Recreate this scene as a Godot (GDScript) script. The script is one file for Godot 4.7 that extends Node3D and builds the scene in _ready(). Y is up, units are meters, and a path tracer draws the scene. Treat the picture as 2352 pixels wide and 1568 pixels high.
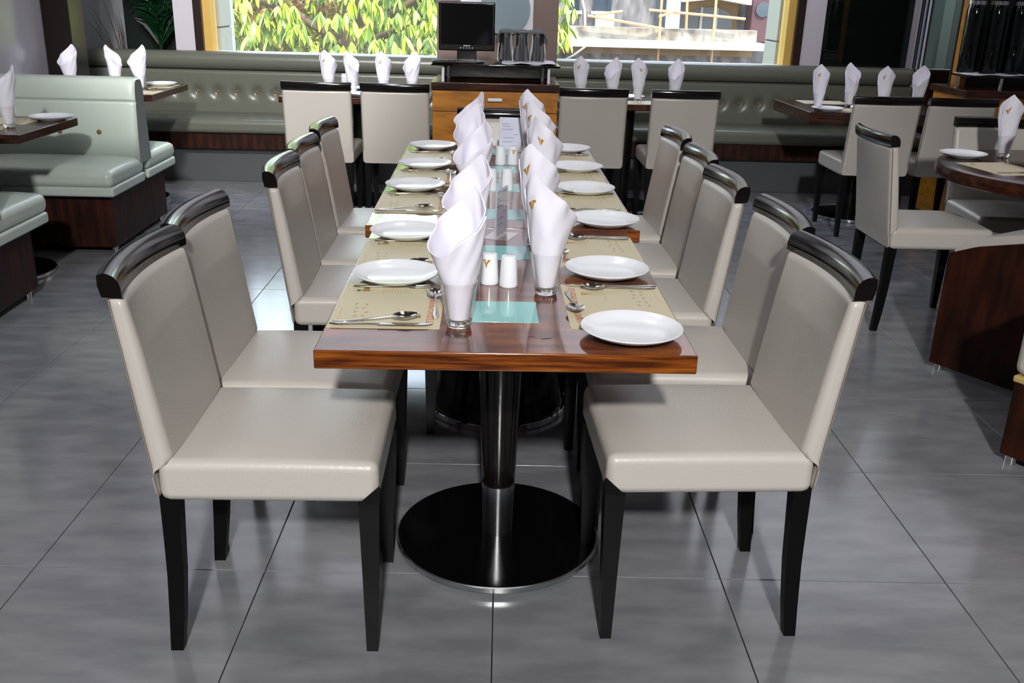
extends Node3D
# A hotel dining room: a long row of tables laid for ten, seen from its near end.
# x runs to the right along the window wall, y up, z towards the camera. The front edge of the near table is z = 0.

var M := {}
var used := {}
var rng := RandomNumberGenerator.new()
var chair0: Node3D
var sets := {}


# ------------------------------------------------------------------ mesh helpers
func S() -> SurfaceTool:
	var st := SurfaceTool.new()
	st.begin(Mesh.PRIMITIVE_TRIANGLES)
	return st


func tri(st: SurfaceTool, a: Vector3, b: Vector3, c: Vector3, na: Vector3, nb: Vector3, nc: Vector3, ua := Vector2(), ub := Vector2(), uc := Vector2()) -> void:
	if (b - a).cross(c - a).dot(na + nb + nc) > 0.0:
		var t := b; b = c; c = t
		t = nb; nb = nc; nc = t
		var u := ub; ub = uc; uc = u
	st.set_normal(na); st.set_uv(ua); st.add_vertex(a)
	st.set_normal(nb); st.set_uv(ub); st.add_vertex(b)
	st.set_normal(nc); st.set_uv(uc); st.add_vertex(c)


func quad(st: SurfaceTool, a: Vector3, b: Vector3, c: Vector3, d: Vector3, n: Vector3) -> void:
	tri(st, a, b, c, n, n, n, Vector2(0, 0), Vector2(1, 0), Vector2(1, 1))
	tri(st, a, c, d, n, n, n, Vector2(0, 0), Vector2(1, 1), Vector2(0, 1))


# A grid of points; normals from the neighbours, turned so that they agree with «out» (a direction) or point away from «mid» (a Callable row -> centre)
func patch(st: SurfaceTool, rows: Array, closed: bool, flip := false) -> void:
	var n := rows.size()
	var m: int = rows[0].size()
	var N := []
	for i in n:
		var r := []
		for j in m:
			var du: Vector3 = rows[mini(i + 1, n - 1)][j] - rows[maxi(i - 1, 0)][j]
			var j0 := (j - 1 + m) % m if closed else maxi(j - 1, 0)
			var j1 := (j + 1) % m if closed else mini(j + 1, m - 1)
			var dv: Vector3 = rows[i][j1] - rows[i][j0]
			var q := du.cross(dv)
			if q.length() < 1e-12:
				q = Vector3.UP
			r.append((-q if flip else q).normalized())
		N.append(r)
	for i in n - 1:
		for j in (m if closed else m - 1):
			var k := (j + 1) % m
			var u0 := float(j) / m; var u1 := float(j + 1) / m
			var v0 := float(i) / (n - 1); var v1 := float(i + 1) / (n - 1)
			tri(st, rows[i][j], rows[i][k], rows[i + 1][k], N[i][j], N[i][k], N[i + 1][k], Vector2(u0, v0), Vector2(u1, v0), Vector2(u1, v1))
			tri(st, rows[i][j], rows[i + 1][k], rows[i + 1][j], N[i][j], N[i + 1][k], N[i + 1][j], Vector2(u0, v0), Vector2(u1, v1), Vector2(u0, v1))


# A tube-like loft through rings of equal count; flat shading or smooth, with caps
func loft(st: SurfaceTool, rings: Array, smooth := true, caps := true) -> void:
	var n := rings.size()
	var m: int = rings[0].size()
	var mids := []
	for r in rings:
		var c := Vector3()
		for p in r: c += p
		mids.append(c / m)
	for i in n - 1:
		for j in m:
			var k := (j + 1) % m
			var a: Vector3 = rings[i][j]; var b: Vector3 = rings[i][k]; var c: Vector3 = rings[i + 1][k]; var d: Vector3 = rings[i + 1][j]
			if smooth:
				var nn := []
				for q in [[i, j], [i, k], [i + 1, k], [i + 1, j]]:
					var du: Vector3 = rings[mini(q[0] + 1, n - 1)][q[1]] - rings[maxi(q[0] - 1, 0)][q[1]]
					var dv: Vector3 = rings[q[0]][(q[1] + 1) % m] - rings[q[0]][(q[1] - 1 + m) % m]
					var f := du.cross(dv)
					var away: Vector3 = rings[q[0]][q[1]] - mids[q[0]]
					if f.length() < 1e-12: f = away
					if f.dot(away) < 0: f = -f
					nn.append(f.normalized())
				tri(st, a, b, c, nn[0], nn[1], nn[2])
				tri(st, a, c, d, nn[0], nn[2], nn[3])
			else:
				var f := (c - a).cross(d - b)
				if f.length() < 1e-12: f = Vector3.UP
				if f.dot((a + b + c + d) / 4.0 - (mids[i] + mids[i + 1]) / 2.0) < 0: f = -f
				f = f.normalized()
				tri(st, a, b, c, f, f, f)
				tri(st, a, c, d, f, f, f)
	if caps:
		for e in [[0, 1], [n - 1, n - 2]]:
			var out: Vector3 = (mids[e[0]] - mids[e[1]]).normalized()
			for j in m:
				tri(st, mids[e[0]], rings[e[0]][j], rings[e[0]][(j + 1) % m], out, out, out)


# A rounded box, optionally bent by f(point) -> point
func rbox(st: SurfaceTool, c: Vector3, s: Vector3, r := 0.004, div := Vector3i(1, 1, 1), f = null, xf := Transform3D()) -> void:
	var h := s / 2.0
	r = minf(r, minf(h.x, minf(h.y, h.z)) * 0.999)
	var L := []
	for ax in 3:
		var l := [-h[ax], -h[ax] + r * 0.3]
		var inner: float = h[ax] - r
		for k in div[ax] + 1:
			l.append(-inner + 2.0 * inner * k / div[ax])
		l.append(h[ax] - r * 0.3); l.append(h[ax])
		L.append(l)
	var place := func(q: Vector3) -> Vector3: return xf * ((f.call(q) if f != null else q) + c)
	for ax in 3:
		var a1 := (ax + 1) % 3
		var a2 := (ax + 2) % 3
		for sgn in [-1.0, 1.0]:
			var P := []
			var N := []
			for u in L[a1]:
				var pr := []
				var nr := []
				for v in L[a2]:
					var p := Vector3()
					p[ax] = sgn * h[ax]; p[a1] = u; p[a2] = v
					var inn := p.clamp(-h + Vector3.ONE * r, h - Vector3.ONE * r)
					var d := (p - inn).normalized()
					var q := inn + d * r
					pr.append(place.call(q))
					if f != null:
						var t1 := d.cross(Vector3.UP if absf(d.y) < 0.9 else Vector3.RIGHT).normalized()
						var t2 := d.cross(t1).normalized()
						var p0: Vector3 = f.call(q)
						var e := 0.0015
						var nn: Vector3 = (f.call(q + t1 * e) - p0).cross(f.call(q + t2 * e) - p0).normalized()
						if nn.dot(d) < 0: nn = -nn
						nr.append((xf.basis * nn).normalized())
					else:
						nr.append((xf.basis * d).normalized())
				P.append(pr); N.append(nr)
			for i in P.size() - 1:
				for j in P[0].size() - 1:
					tri(st, P[i][j], P[i + 1][j], P[i + 1][j + 1], N[i][j], N[i + 1][j], N[i + 1][j + 1])
					tri(st, P[i][j], P[i + 1][j + 1], P[i][j + 1], N[i][j], N[i + 1][j + 1], N[i][j + 1])


func bx(c: Vector3, s: Vector3, r := 0.004) -> SurfaceTool:
	var st := S()
	rbox(st, c, s, r)
	return st


# box by its corners
func span(a: Vector3, b: Vector3, r := 0.003) -> SurfaceTool:
	return bx((a + b) / 2.0, (b - a).abs(), r)


# profile of (radius, height), walked so that the outside is on its right: bottom centre, out, up, in
func lathe(st: SurfaceTool, prof: Array, seg := 32, at := Vector3.ZERO, a0 := 0.0, a1 := TAU) -> void:
	var n := prof.size()
	var sn := []
	for i in n - 1:
		var d: Vector2 = prof[i + 1] - prof[i]
		sn.append(Vector2(d.y, -d.x).normalized())
	for i in n - 1:
		var pa: Vector2 = prof[i]; var pb: Vector2 = prof[i + 1]
		var na: Vector2 = sn[i]; var nb: Vector2 = sn[i]
		if i > 0 and sn[i].dot(sn[i - 1]) > 0.75: na = (sn[i] + sn[i - 1]).normalized()
		if i < n - 2 and sn[i].dot(sn[i + 1]) > 0.75: nb = (sn[i] + sn[i + 1]).normalized()
		for k in seg:
			var t0 := a0 + (a1 - a0) * k / seg; var t1 := a0 + (a1 - a0) * (k + 1) / seg
			var c0 := Vector3(cos(t0), 0, sin(t0)); var c1 := Vector3(cos(t1), 0, sin(t1))
			var A := at + c0 * pa.x + Vector3.UP * pa.y; var B := at + c1 * pa.x + Vector3.UP * pa.y
			var C := at + c1 * pb.x + Vector3.UP * pb.y; var D := at + c0 * pb.x + Vector3.UP * pb.y
			var nA := c0 * na.x + Vector3.UP * na.y; var nB := c1 * na.x + Vector3.UP * na.y
			var nC := c1 * nb.x + Vector3.UP * nb.y; var nD := c0 * nb.x + Vector3.UP * nb.y
			if pa.x > 1e-6: tri(st, A, B, C, nA, nB, nC)
			if pb.x > 1e-6: tri(st, A, C, D, nA, nC, nD)


func turned(prof: Array, seg := 32, at := Vector3.ZERO) -> SurfaceTool:
	var st := S()
	lathe(st, prof, seg, at)
	return st


# round tube along a path
func tube(st: SurfaceTool, path: Array, rad, seg := 10) -> void:
	var rings := []
	for i in path.size():
		var t: Vector3 = (path[mini(i + 1, path.size() - 1)] - path[maxi(i - 1, 0)]).normalized()
		var u := t.cross(Vector3.UP if absf(t.y) < 0.9 else Vector3.RIGHT).normalized()
		var v := t.cross(u).normalized()
		var r: float = rad[i] if rad is Array else rad
		var ring := []
		for k in seg:
			ring.append(path[i] + (u * cos(TAU * k / seg) + v * sin(TAU * k / seg)) * r)
		rings.append(ring)
	loft(st, rings)


func rod(a: Vector3, b: Vector3, r: float, seg := 10) -> SurfaceTool:
	var st := S()
	tube(st, [a, b], r, seg)
	return st


# flat polygon (x, y) pushed along z by depth, then placed by xf
func prism(st: SurfaceTool, poly: Array, depth: float, xf := Transform3D()) -> void:
	var pv := PackedVector2Array(poly)
	var idx := Geometry2D.triangulate_polygon(pv)
	for sd in [0.0, depth]:
		var n: Vector3 = xf.basis * Vector3(0, 0, 1 if sd > 0 else -1)
		for i in range(0, idx.size(), 3):
			var q := []
			for k in 3: q.append(xf * Vector3(pv[idx[i + k]].x, pv[idx[i + k]].y, sd))
			tri(st, q[0], q[1], q[2], n, n, n)
	var area := 0.0
	for i in pv.size(): area += pv[i].cross(pv[(i + 1) % pv.size()])
	for i in pv.size():
		var a := pv[i]; var b := pv[(i + 1) % pv.size()]
		var e := (b - a).normalized() * signf(area)
		var n: Vector3 = xf.basis * Vector3(e.y, -e.x, 0)
		quad(st, xf * Vector3(a.x, a.y, 0), xf * Vector3(b.x, b.y, 0), xf * Vector3(b.x, b.y, depth), xf * Vector3(a.x, a.y, depth), n)


# ------------------------------------------------------------------ objects
func numbered(called: String) -> String:
	if not used.has(called):
		used[called] = 0
		return called
	used[called] += 1
	return "%s_%03d" % [called, used[called]]


func obj(called: String, st, m: Material, parent: Node = self) -> MeshInstance3D:
	var o := MeshInstance3D.new()
	o.name = numbered(called) if parent == self else called
	o.mesh = st.commit() if st is SurfaceTool else st
	o.material_override = m
	parent.add_child(o, true)
	return o


func tag(o: Node, label: String, category: String, group := "") -> Node:
	o.set_meta("label", label)
	o.set_meta("category", category)
	if group: o.set_meta("group", group)
	return o


func thing(called: String, label: String, category: String, at := Vector3.ZERO, turn := 0.0, group := "") -> Node3D:
	var o := Node3D.new()
	o.name = numbered(called)
	add_child(o)
	o.position = at
	o.rotation.y = turn
	tag(o, label, category, group)
	return o


func struct(called: String, st, m: Material, parent: Node = self) -> MeshInstance3D:
	var o := obj(called, st, m, parent)
	if parent == self: o.set_meta("kind", "structure")
	return o


func dup(src: Node3D, called: String, label: String, at: Vector3, turn := 0.0) -> Node3D:
	var r: Node3D = src.duplicate()
	r.name = numbered(called)
	add_child(r)
	r.position = at
	r.rotation.y = turn
	r.set_meta("label", label)
	return r


# the first call for a kind makes it, later calls copy it
func put(kind: String, maker: Callable, label: String, category: String, group: String, at: Vector3, turn := 0.0, called := "") -> Node3D:
	if not called: called = kind
	if not sets.has(kind):
		var t := thing(called, label, category, at, turn, group)
		maker.call(t)
		sets[kind] = t
		return t
	var r := dup(sets[kind], called, label, at, turn)
	tag(r, label, category, group)
	return r


# ------------------------------------------------------------------ materials
func mat(key: String, col: Color, rough := 0.5, metal := 0.0) -> StandardMaterial3D:
	var m := StandardMaterial3D.new()
	m.resource_name = key
	m.albedo_color = col
	m.roughness = rough
	m.metallic = metal
	M[key] = m
	return m


func noise_tex(freq: float, cols: Array, offs: Array, octaves := 4, size := 512, seedn := 1, kind := FastNoiseLite.TYPE_SIMPLEX_SMOOTH) -> NoiseTexture2D:
	var n := FastNoiseLite.new()
	n.noise_type = kind
	n.seed = seedn
	n.frequency = freq
	n.fractal_octaves = octaves
	var t := NoiseTexture2D.new()
	t.width = size; t.height = size
	t.seamless = true
	t.noise = n
	if cols.size():
		var g := Gradient.new()
		g.offsets = PackedFloat32Array(offs)
		g.colors = PackedColorArray(cols)
		t.color_ramp = g
	return t


func bumpy(m: StandardMaterial3D, freq: float, amount: float, scale: float) -> void:
	var t := noise_tex(freq, [], [], 3, 256, 7)
	t.as_normal_map = true
	t.bump_strength = 4.0
	m.normal_enabled = true
	m.normal_texture = t
	m.normal_scale = amount
	m.uv1_triplanar = true
	m.uv1_scale = Vector3.ONE * scale


func c8(r: int, g: int, b: int) -> Color:
	return Color(r / 255.0, g / 255.0, b / 255.0)


func materials() -> void:
	var m: StandardMaterial3D
	m = mat("leather", c8(176, 170, 164), 0.36); bumpy(m, 0.05, 0.12, 6.0)
	m = mat("bench_leather", c8(94, 96, 87), 0.32); bumpy(m, 0.02, 0.12, 3.0)
	m = mat("booth_leather", c8(172, 182, 174), 0.34); bumpy(m, 0.02, 0.12, 3.0)
	mat("button_brown", c8(112, 76, 44), 0.6)
	m = mat("welt", c8(176, 152, 90), 0.5)
	mat("seam", c8(120, 112, 104), 0.6)
	mat("lacquer", c8(14, 10, 9), 0.16)
	m = mat("leg_black", c8(8, 7, 7), 0.42); m.metallic_specular = 0.28
	# table wood: long streaks along x
	m = mat("table_wood", Color.WHITE, 0.13)
	m.albedo_texture = noise_tex(0.012, [c8(62, 27, 8), c8(98, 48, 14), c8(116, 60, 18), c8(140, 78, 22)], [0.2, 0.45, 0.62, 0.85], 5, 1024, 3)
	m.uv1_triplanar = true
	m.uv1_scale = Vector3(0.35, 7.0, 1.6)
	m.clearcoat_enabled = true; m.clearcoat = 0.6; m.clearcoat_roughness = 0.05
	m = mat("dark_wood", Color.WHITE, 0.2)
	m.albedo_texture = noise_tex(0.012, [c8(30, 13, 7), c8(56, 26, 14), c8(74, 36, 18)], [0.25, 0.55, 0.85], 5, 512, 5)
	m.uv1_triplanar = true
	m.uv1_scale = Vector3(0.5, 6.0, 3.0)
	m = mat("base_wood", Color.WHITE, 0.5)
	m.metallic_specular = 0.3
	m.albedo_texture = noise_tex(0.012, [c8(24, 10, 6), c8(42, 17, 9), c8(56, 24, 12)], [0.25, 0.55, 0.85], 5, 512, 8)
	m.uv1_triplanar = true
	m.uv1_scale = Vector3(3.0, 0.5, 3.0)
	m = mat("honey_wood", Color.WHITE, 0.35)
	m.albedo_texture = noise_tex(0.01, [c8(150, 92, 14), c8(172, 108, 20), c8(186, 120, 30)], [0.2, 0.5, 0.85], 4, 512, 9)
	m.uv1_triplanar = true
	m.uv1_scale = Vector3(0.8, 3.0, 2.0)
	mat("pillar_dark", c8(22, 14, 12), 0.2)
	mat("gold_frame", c8(196, 158, 80), 0.45)
	mat("brown_frame", c8(34, 20, 14), 0.3)
	m = mat("column_brown", c8(112, 90, 84), 0.5)
	mat("steel", c8(196, 198, 202), 0.24, 1.0)
	mat("chrome", c8(215, 217, 220), 0.08, 1.0)
	mat("cutlery", c8(205, 202, 196), 0.12, 1.0)
	m = mat("base_black", c8(6, 6, 7), 0.14); m.metallic_specular = 0.35
	mat("china", c8(226, 229, 236), 0.16)
	mat("napkin", c8(226, 223, 236), 0.8)
	mat("emblem_gold", c8(178, 126, 18), 0.5)
	mat("emblem_red", c8(120, 50, 24), 0.6)
	m = mat("mat_paper", Color.WHITE, 0.55)
	m.albedo_texture = placemat_print()
	mat("mat_edge", c8(206, 196, 168), 0.6)
	mat("print_red", c8(178, 74, 46), 0.7)
	m = mat("aqua_glass", c8(140, 202, 202), 0.05)
	m = mat("glass", Color(1, 1, 1, 0.0), 0.0)
	m.refraction_enabled = true; m.refraction_scale = 0.05
	m = mat("acrylic", Color(0.93, 0.95, 0.97, 0.06), 0.02)
	m.transparency = BaseMaterial3D.TRANSPARENCY_ALPHA
	m = mat("tumbler_wall", Color(0.96, 0.98, 0.98, 0.04), 0.0)
	m.transparency = BaseMaterial3D.TRANSPARENCY_ALPHA
	m = mat("pane", Color(1, 1, 1, 0.03), 0.0)
	m.transparency = BaseMaterial3D.TRANSPARENCY_ALPHA
	m = mat("smoked_pane", Color(0.05, 0.08, 0.07, 0.72), 0.02)
	m.transparency = BaseMaterial3D.TRANSPARENCY_ALPHA
	mat("dark_glass", c8(8, 14, 14), 0.03)
	mat("frosted", c8(140, 160, 154), 0.35)
	mat("frosted_pale", c8(176, 204, 194), 0.35)
	mat("paper", c8(216, 216, 236), 0.7)
	mat("paper_ink", c8(140, 142, 170), 0.8)
	# the room
	m = mat("tile", Color.WHITE, 0.16)
	m.metallic_specular = 0.7
	m.albedo_texture = noise_tex(0.008, [c8(108, 109, 115), c8(118, 119, 125), c8(128, 128, 134)], [0.2, 0.5, 0.85], 5, 1024, 11)
	m.uv1_triplanar = true; m.uv1_world_triplanar = true
	m.uv1_scale = Vector3(0.35, 0.35, 1.1)
	mat("grout", c8(30, 30, 32), 0.9)
	mat("plinth_grey", c8(72, 74, 77), 0.4)
	mat("wall_white", c8(205, 203, 208), 0.6)
	mat("wall_gloss", c8(158, 154, 162), 0.14)
	mat("wall_lilac", c8(188, 182, 192), 0.5)
	mat("ceiling", c8(140, 138, 138), 0.8)
	mat("niche_grey", c8(190, 192, 196), 0.6)
	mat("niche_green", c8(10, 26, 20), 0.4)
	mat("niche_dark", c8(8, 14, 12), 0.4)
	mat("cladding", c8(150, 152, 142), 0.5)
	mat("joint", c8(60, 56, 52), 0.9)
	mat("lamp_shell", c8(40, 40, 42), 0.4)
	m = mat("lamp_glow", Color.WHITE, 0.5)
	m.emission_enabled = true; m.emission = Color(1, 0.96, 0.9); m.emission_energy_multiplier = 3.0
	# station
	mat("satin_light", c8(226, 226, 230), 0.22)
	mat("black_plastic", c8(10, 10, 11), 0.22)
	mat("screen_black", c8(14, 13, 14), 0.06)
	mat("key_white", c8(205, 206, 210), 0.5)
	mat("grey_cloth", c8(96, 100, 104), 0.9)
	mat("white_cloth", c8(222, 222, 232), 0.9)
	mat("blue_grey", c8(128, 146, 154), 0.6)
	mat("poster_white", c8(226, 222, 232), 0.6)
	mat("black_glass", c8(5, 6, 7), 0.03)
	# plants and outdoors
	m = mat("palm_leaf", c8(16, 50, 26), 0.3)
	mat("twig", c8(70, 52, 46), 0.8)
	mat("pot", c8(60, 58, 58), 0.5)
	mat("bark", c8(92, 74, 56), 0.9)
	var lc := [c8(150, 182, 30), c8(104, 140, 34), c8(196, 212, 60), c8(120, 150, 70)]
	for i in 4:
		m = mat("leaf%d" % i, lc[i], 0.45)
		m.cull_mode = BaseMaterial3D.CULL_DISABLED
		m.backlight_enabled = true
		m.backlight = lc[i] * 0.5
	m = mat("leaf_many", Color.WHITE, 0.5)
	m.vertex_color_use_as_albedo = true
	m.cull_mode = BaseMaterial3D.CULL_DISABLED
	m = mat("hedge_dark", c8(50, 66, 34), 0.9)
	m = mat("plaster", Color.WHITE, 0.85)
	m.albedo_texture = noise_tex(0.01, [c8(88, 80, 70), c8(122, 115, 104), c8(144, 137, 126)], [0.15, 0.45, 0.8], 5, 512, 21)
	m.uv1_triplanar = true; m.uv1_scale = Vector3.ONE * 0.6
	m = mat("plaster_grey", Color.WHITE, 0.85)
	m.albedo_texture = noise_tex(0.012, [c8(60, 57, 57), c8(92, 88, 88), c8(114, 110, 109)], [0.15, 0.5, 0.8], 5, 512, 22)
	m.uv1_triplanar = true; m.uv1_scale = Vector3(0.9, 0.35, 0.9)
	mat("ledge_white", c8(196, 192, 182), 0.8)
	mat("ochre", c8(128, 98, 50), 0.8)
	mat("window_dark", c8(44, 56, 64), 0.15)
	mat("window_grey", c8(70, 74, 76), 0.3)
	mat("maroon", c8(70, 36, 40), 0.7)
	mat("bamboo", c8(190, 150, 100), 0.7)
	mat("pipe", c8(158, 148, 136), 0.6)
	mat("ground", c8(120, 112, 98), 0.9)
	mat("fascia", c8(200, 196, 186), 0.8)


# the print on a paper placemat: flat colour, little logos and lines
func placemat_print() -> ImageTexture:
	var im := Image.create(384, 512, false, Image.FORMAT_RGB8)
	im.fill(c8(200, 190, 161))
	var r := RandomNumberGenerator.new()
	r.seed = 5
	var ink := [c8(96, 84, 60), c8(140, 112, 40), c8(150, 96, 70), c8(110, 100, 120)]
	# u = 0 at the diner's edge, v = 0 at the diner's left
	for row in [[60, 0.24], [96, 0.27]]:
		for k in 5:
			var col: Color = ink[r.randi() % 4].lerp(c8(200, 190, 161), 0.3)
			var x0: int = row[0] + r.randi() % 14
			var y0 := 250 + k * 44
			for i in 14:
				im.fill_rect(Rect2i(x0 + r.randi() % 12, y0 + r.randi() % 24, 3 + r.randi() % 4, 2 + r.randi() % 3), col)
	for k in 10:   # the block of small lines
		im.fill_rect(Rect2i(150 + k * 11, 70, 3, 44 + r.randi() % 26), c8(176, 164, 130))
	im.fill_rect(Rect2i(74, 52, 22, 26), c8(132, 100, 22))
	im.fill_rect(Rect2i(70, 84, 30, 18), c8(130, 104, 40))
	im.fill_rect(Rect2i(50, 86, 14, 18), c8(70, 62, 40))
	for k in 26:   # a ring of green
		var a := PI * k / 25.0
		im.fill_rect(Rect2i(292 + int(20 * sin(a)), 84 + int(28 * cos(a)), 3, 3), c8(96, 130, 70))
	for k in 9:
		im.fill_rect(Rect2i(322 + r.randi() % 26, 92 + r.randi() % 18, 5, 4), c8(70, 118, 60))
	for k in 12:
		im.fill_rect(Rect2i(20 + r.randi() % 6, 300 + k * 11, 5, 7), c8(206, 150, 116))
	for k in 8:
		im.fill_rect(Rect2i(222 + r.randi() % 8, 300 + k * 12, 3, 8), c8(190, 140, 110))
	return ImageTexture.create_from_image(im)


# ------------------------------------------------------------------ _ready
func _ready() -> void:
	rng.seed = 11
	view_and_light()
	materials()
	room()
	windows()
	outside()
	bench_and_booths()
	long_table()
	back_tables()
	stations()
	niches()


func view_and_light() -> void:
	var pitch := 0.3491
	var roll := 0.0269
	var yaw := 0.0319
	var f := Vector3(sin(yaw) * cos(pitch), -sin(pitch), -cos(yaw) * cos(pitch))
	var r0 := f.cross(Vector3.UP).normalized()
	var u0 := r0.cross(f)
	var r := r0 * cos(roll) + u0 * sin(roll)
	var u := u0 * cos(roll) - r0 * sin(roll)
	var cam := Camera3D.new()
	cam.name = "camera"
	cam.transform = Transform3D(Basis(r, u, -f), Vector3(-0.0459, 1.4077, 1.7384))
	cam.fov = 39.379
	cam.near = 0.05
	cam.far = 200.0
	add_child(cam)
	cam.current = true

	var e := Environment.new()
	e.background_mode = Environment.BG_SKY
	var sky := Sky.new()
	var sm := ProceduralSkyMaterial.new()
	sm.sky_top_color = c8(186, 204, 226)
	sm.sky_horizon_color = c8(226, 234, 240)
	sm.ground_bottom_color = c8(110, 104, 92)
	sm.ground_horizon_color = c8(190, 186, 176)
	sm.sky_energy_multiplier = 3.0
	sm.ground_energy_multiplier = 0.9
	sm.sun_angle_max = 1.0
	sky.sky_material = sm
	e.sky = sky
	e.tonemap_mode = Environment.TONE_MAPPER_LINEAR
	e.tonemap_exposure = 1.0
	e.sdfgi_enabled = true
	e.ssao_enabled = true
	e.ssil_enabled = true
	var w := WorldEnvironment.new()
	w.name = "environment"
	w.environment = e
	add_child(w)

	var sun := DirectionalLight3D.new()
	sun.name = "sun"
	sun.light_color = Color(1.0, 0.95, 0.86)
	sun.light_energy = 3.0
	sun.light_angular_distance = 0.6
	sun.shadow_enabled = true
	sun.sky_mode = DirectionalLight3D.SKY_MODE_LIGHT_ONLY
	add_child(sun)
	sun.look_at_from_position(Vector3(5, 12, 7), Vector3.ZERO)


# a ceiling panel lamp: a thin tray, a glowing face, an area light just under it
func panel_lamp(at: Vector3, size: Vector2, energy: float, label: String, col := Color(0.97, 0.98, 1.0)) -> void:
	var t := thing("ceiling_light", label, "ceiling light", at, 0.0, "ceiling panel lights")
	var st := S()
	rbox(st, Vector3(0, -0.012, 0), Vector3(size.x + 0.06, 0.024, size.y + 0.06), 0.004)
	obj("frame", st, M.lamp_shell, t)
	obj("diffuser", bx(Vector3(0, -0.027, 0), Vector3(size.x, 0.006, size.y), 0.002), M.lamp_glow, t)
	var l := AreaLight3D.new()
	l.name = "light"
	l.area_size = size
	l.light_energy = energy
	l.light_color = col
	l.area_range = 25.0
	l.area_attenuation = 2.0
	l.shadow_enabled = true
	l.rotation_degrees.x = -90
	l.position = Vector3(0, -0.034, 0)
	t.add_child(l)


# a long trough that washes the wall above the windows
func cove_lamp(at: Vector3, w: float, energy: float) -> void:
	var t := thing("cove_light", "long ceiling hung trough light washing the wall above the windows", "ceiling light", at)
	var up := Vector3(0, 0.6, -0.8)
	var b := Basis(Vector3.RIGHT, up.cross(Vector3.RIGHT).normalized(), -up)
	var st := S()
	rbox(st, Vector3.ZERO, Vector3(w + 0.06, 0.26, 0.05), 0.004, Vector3i(1, 1, 1), null, Transform3D(b, -up * 0.03))
	obj("trough", st, M.lamp_shell, t)
	st = S()
	rbox(st, Vector3.ZERO, Vector3(w, 0.2, 0.008), 0.002, Vector3i(1, 1, 1), null, Transform3D(b, Vector3.ZERO))
	obj("diffuser", st, M.lamp_glow, t)
	for x in [-w * 0.4, w * 0.4]:
		obj("hanger", rod(Vector3(x, 0.05, 0), Vector3(x, 4.2 - at.y, 0), 0.006), M.lamp_shell, t)
	var l := AreaLight3D.new()
	l.name = "light"
	l.area_size = Vector2(w, 0.2)
	l.light_energy = energy
	l.light_color = Color(0.95, 0.97, 1.0)
	l.area_range = 25.0
	l.area_attenuation = 2.0
	l.shadow_enabled = true
	l.transform = Transform3D(b, up * 0.012)
	t.add_child(l)


func spot_lamp(at: Vector3, aim: Vector3, energy: float, angle: float, size: float, label: String) -> void:
	var t := thing("track_spot", label, "spotlight", at, 0.0, "track spots behind the table")
	var d := (aim - at).normalized()
	var stem := S()
	tube(stem, [Vector3(0, 4.2 - at.y, 0) - d * 0.09 * 0.0, Vector3(0, 0.02, 0)], 0.008)
	obj("stem", stem, M.lamp_shell, t)
	var st := S()
	tube(st, [-d * 0.16, -d * 0.02], 0.07, 20)
	obj("housing", st, M.lamp_shell, t)
	var g := S()
	tube(g, [-d * 0.019, -d * 0.012], 0.062, 20)
	obj("lens", g, M.lamp_glow, t)
	var l := SpotLight3D.new()
	l.name = "light"
	l.light_energy = energy
	l.light_color = Color(1, 0.995, 0.98)
	l.light_size = size
	l.spot_angle = angle
	l.spot_angle_attenuation = 0.6
	l.spot_range = 30
	l.spot_attenuation = 2
	l.shadow_enabled = true
	t.add_child(l)
	l.look_at_from_position(at, aim)
	l.position = Vector3.ZERO


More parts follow.
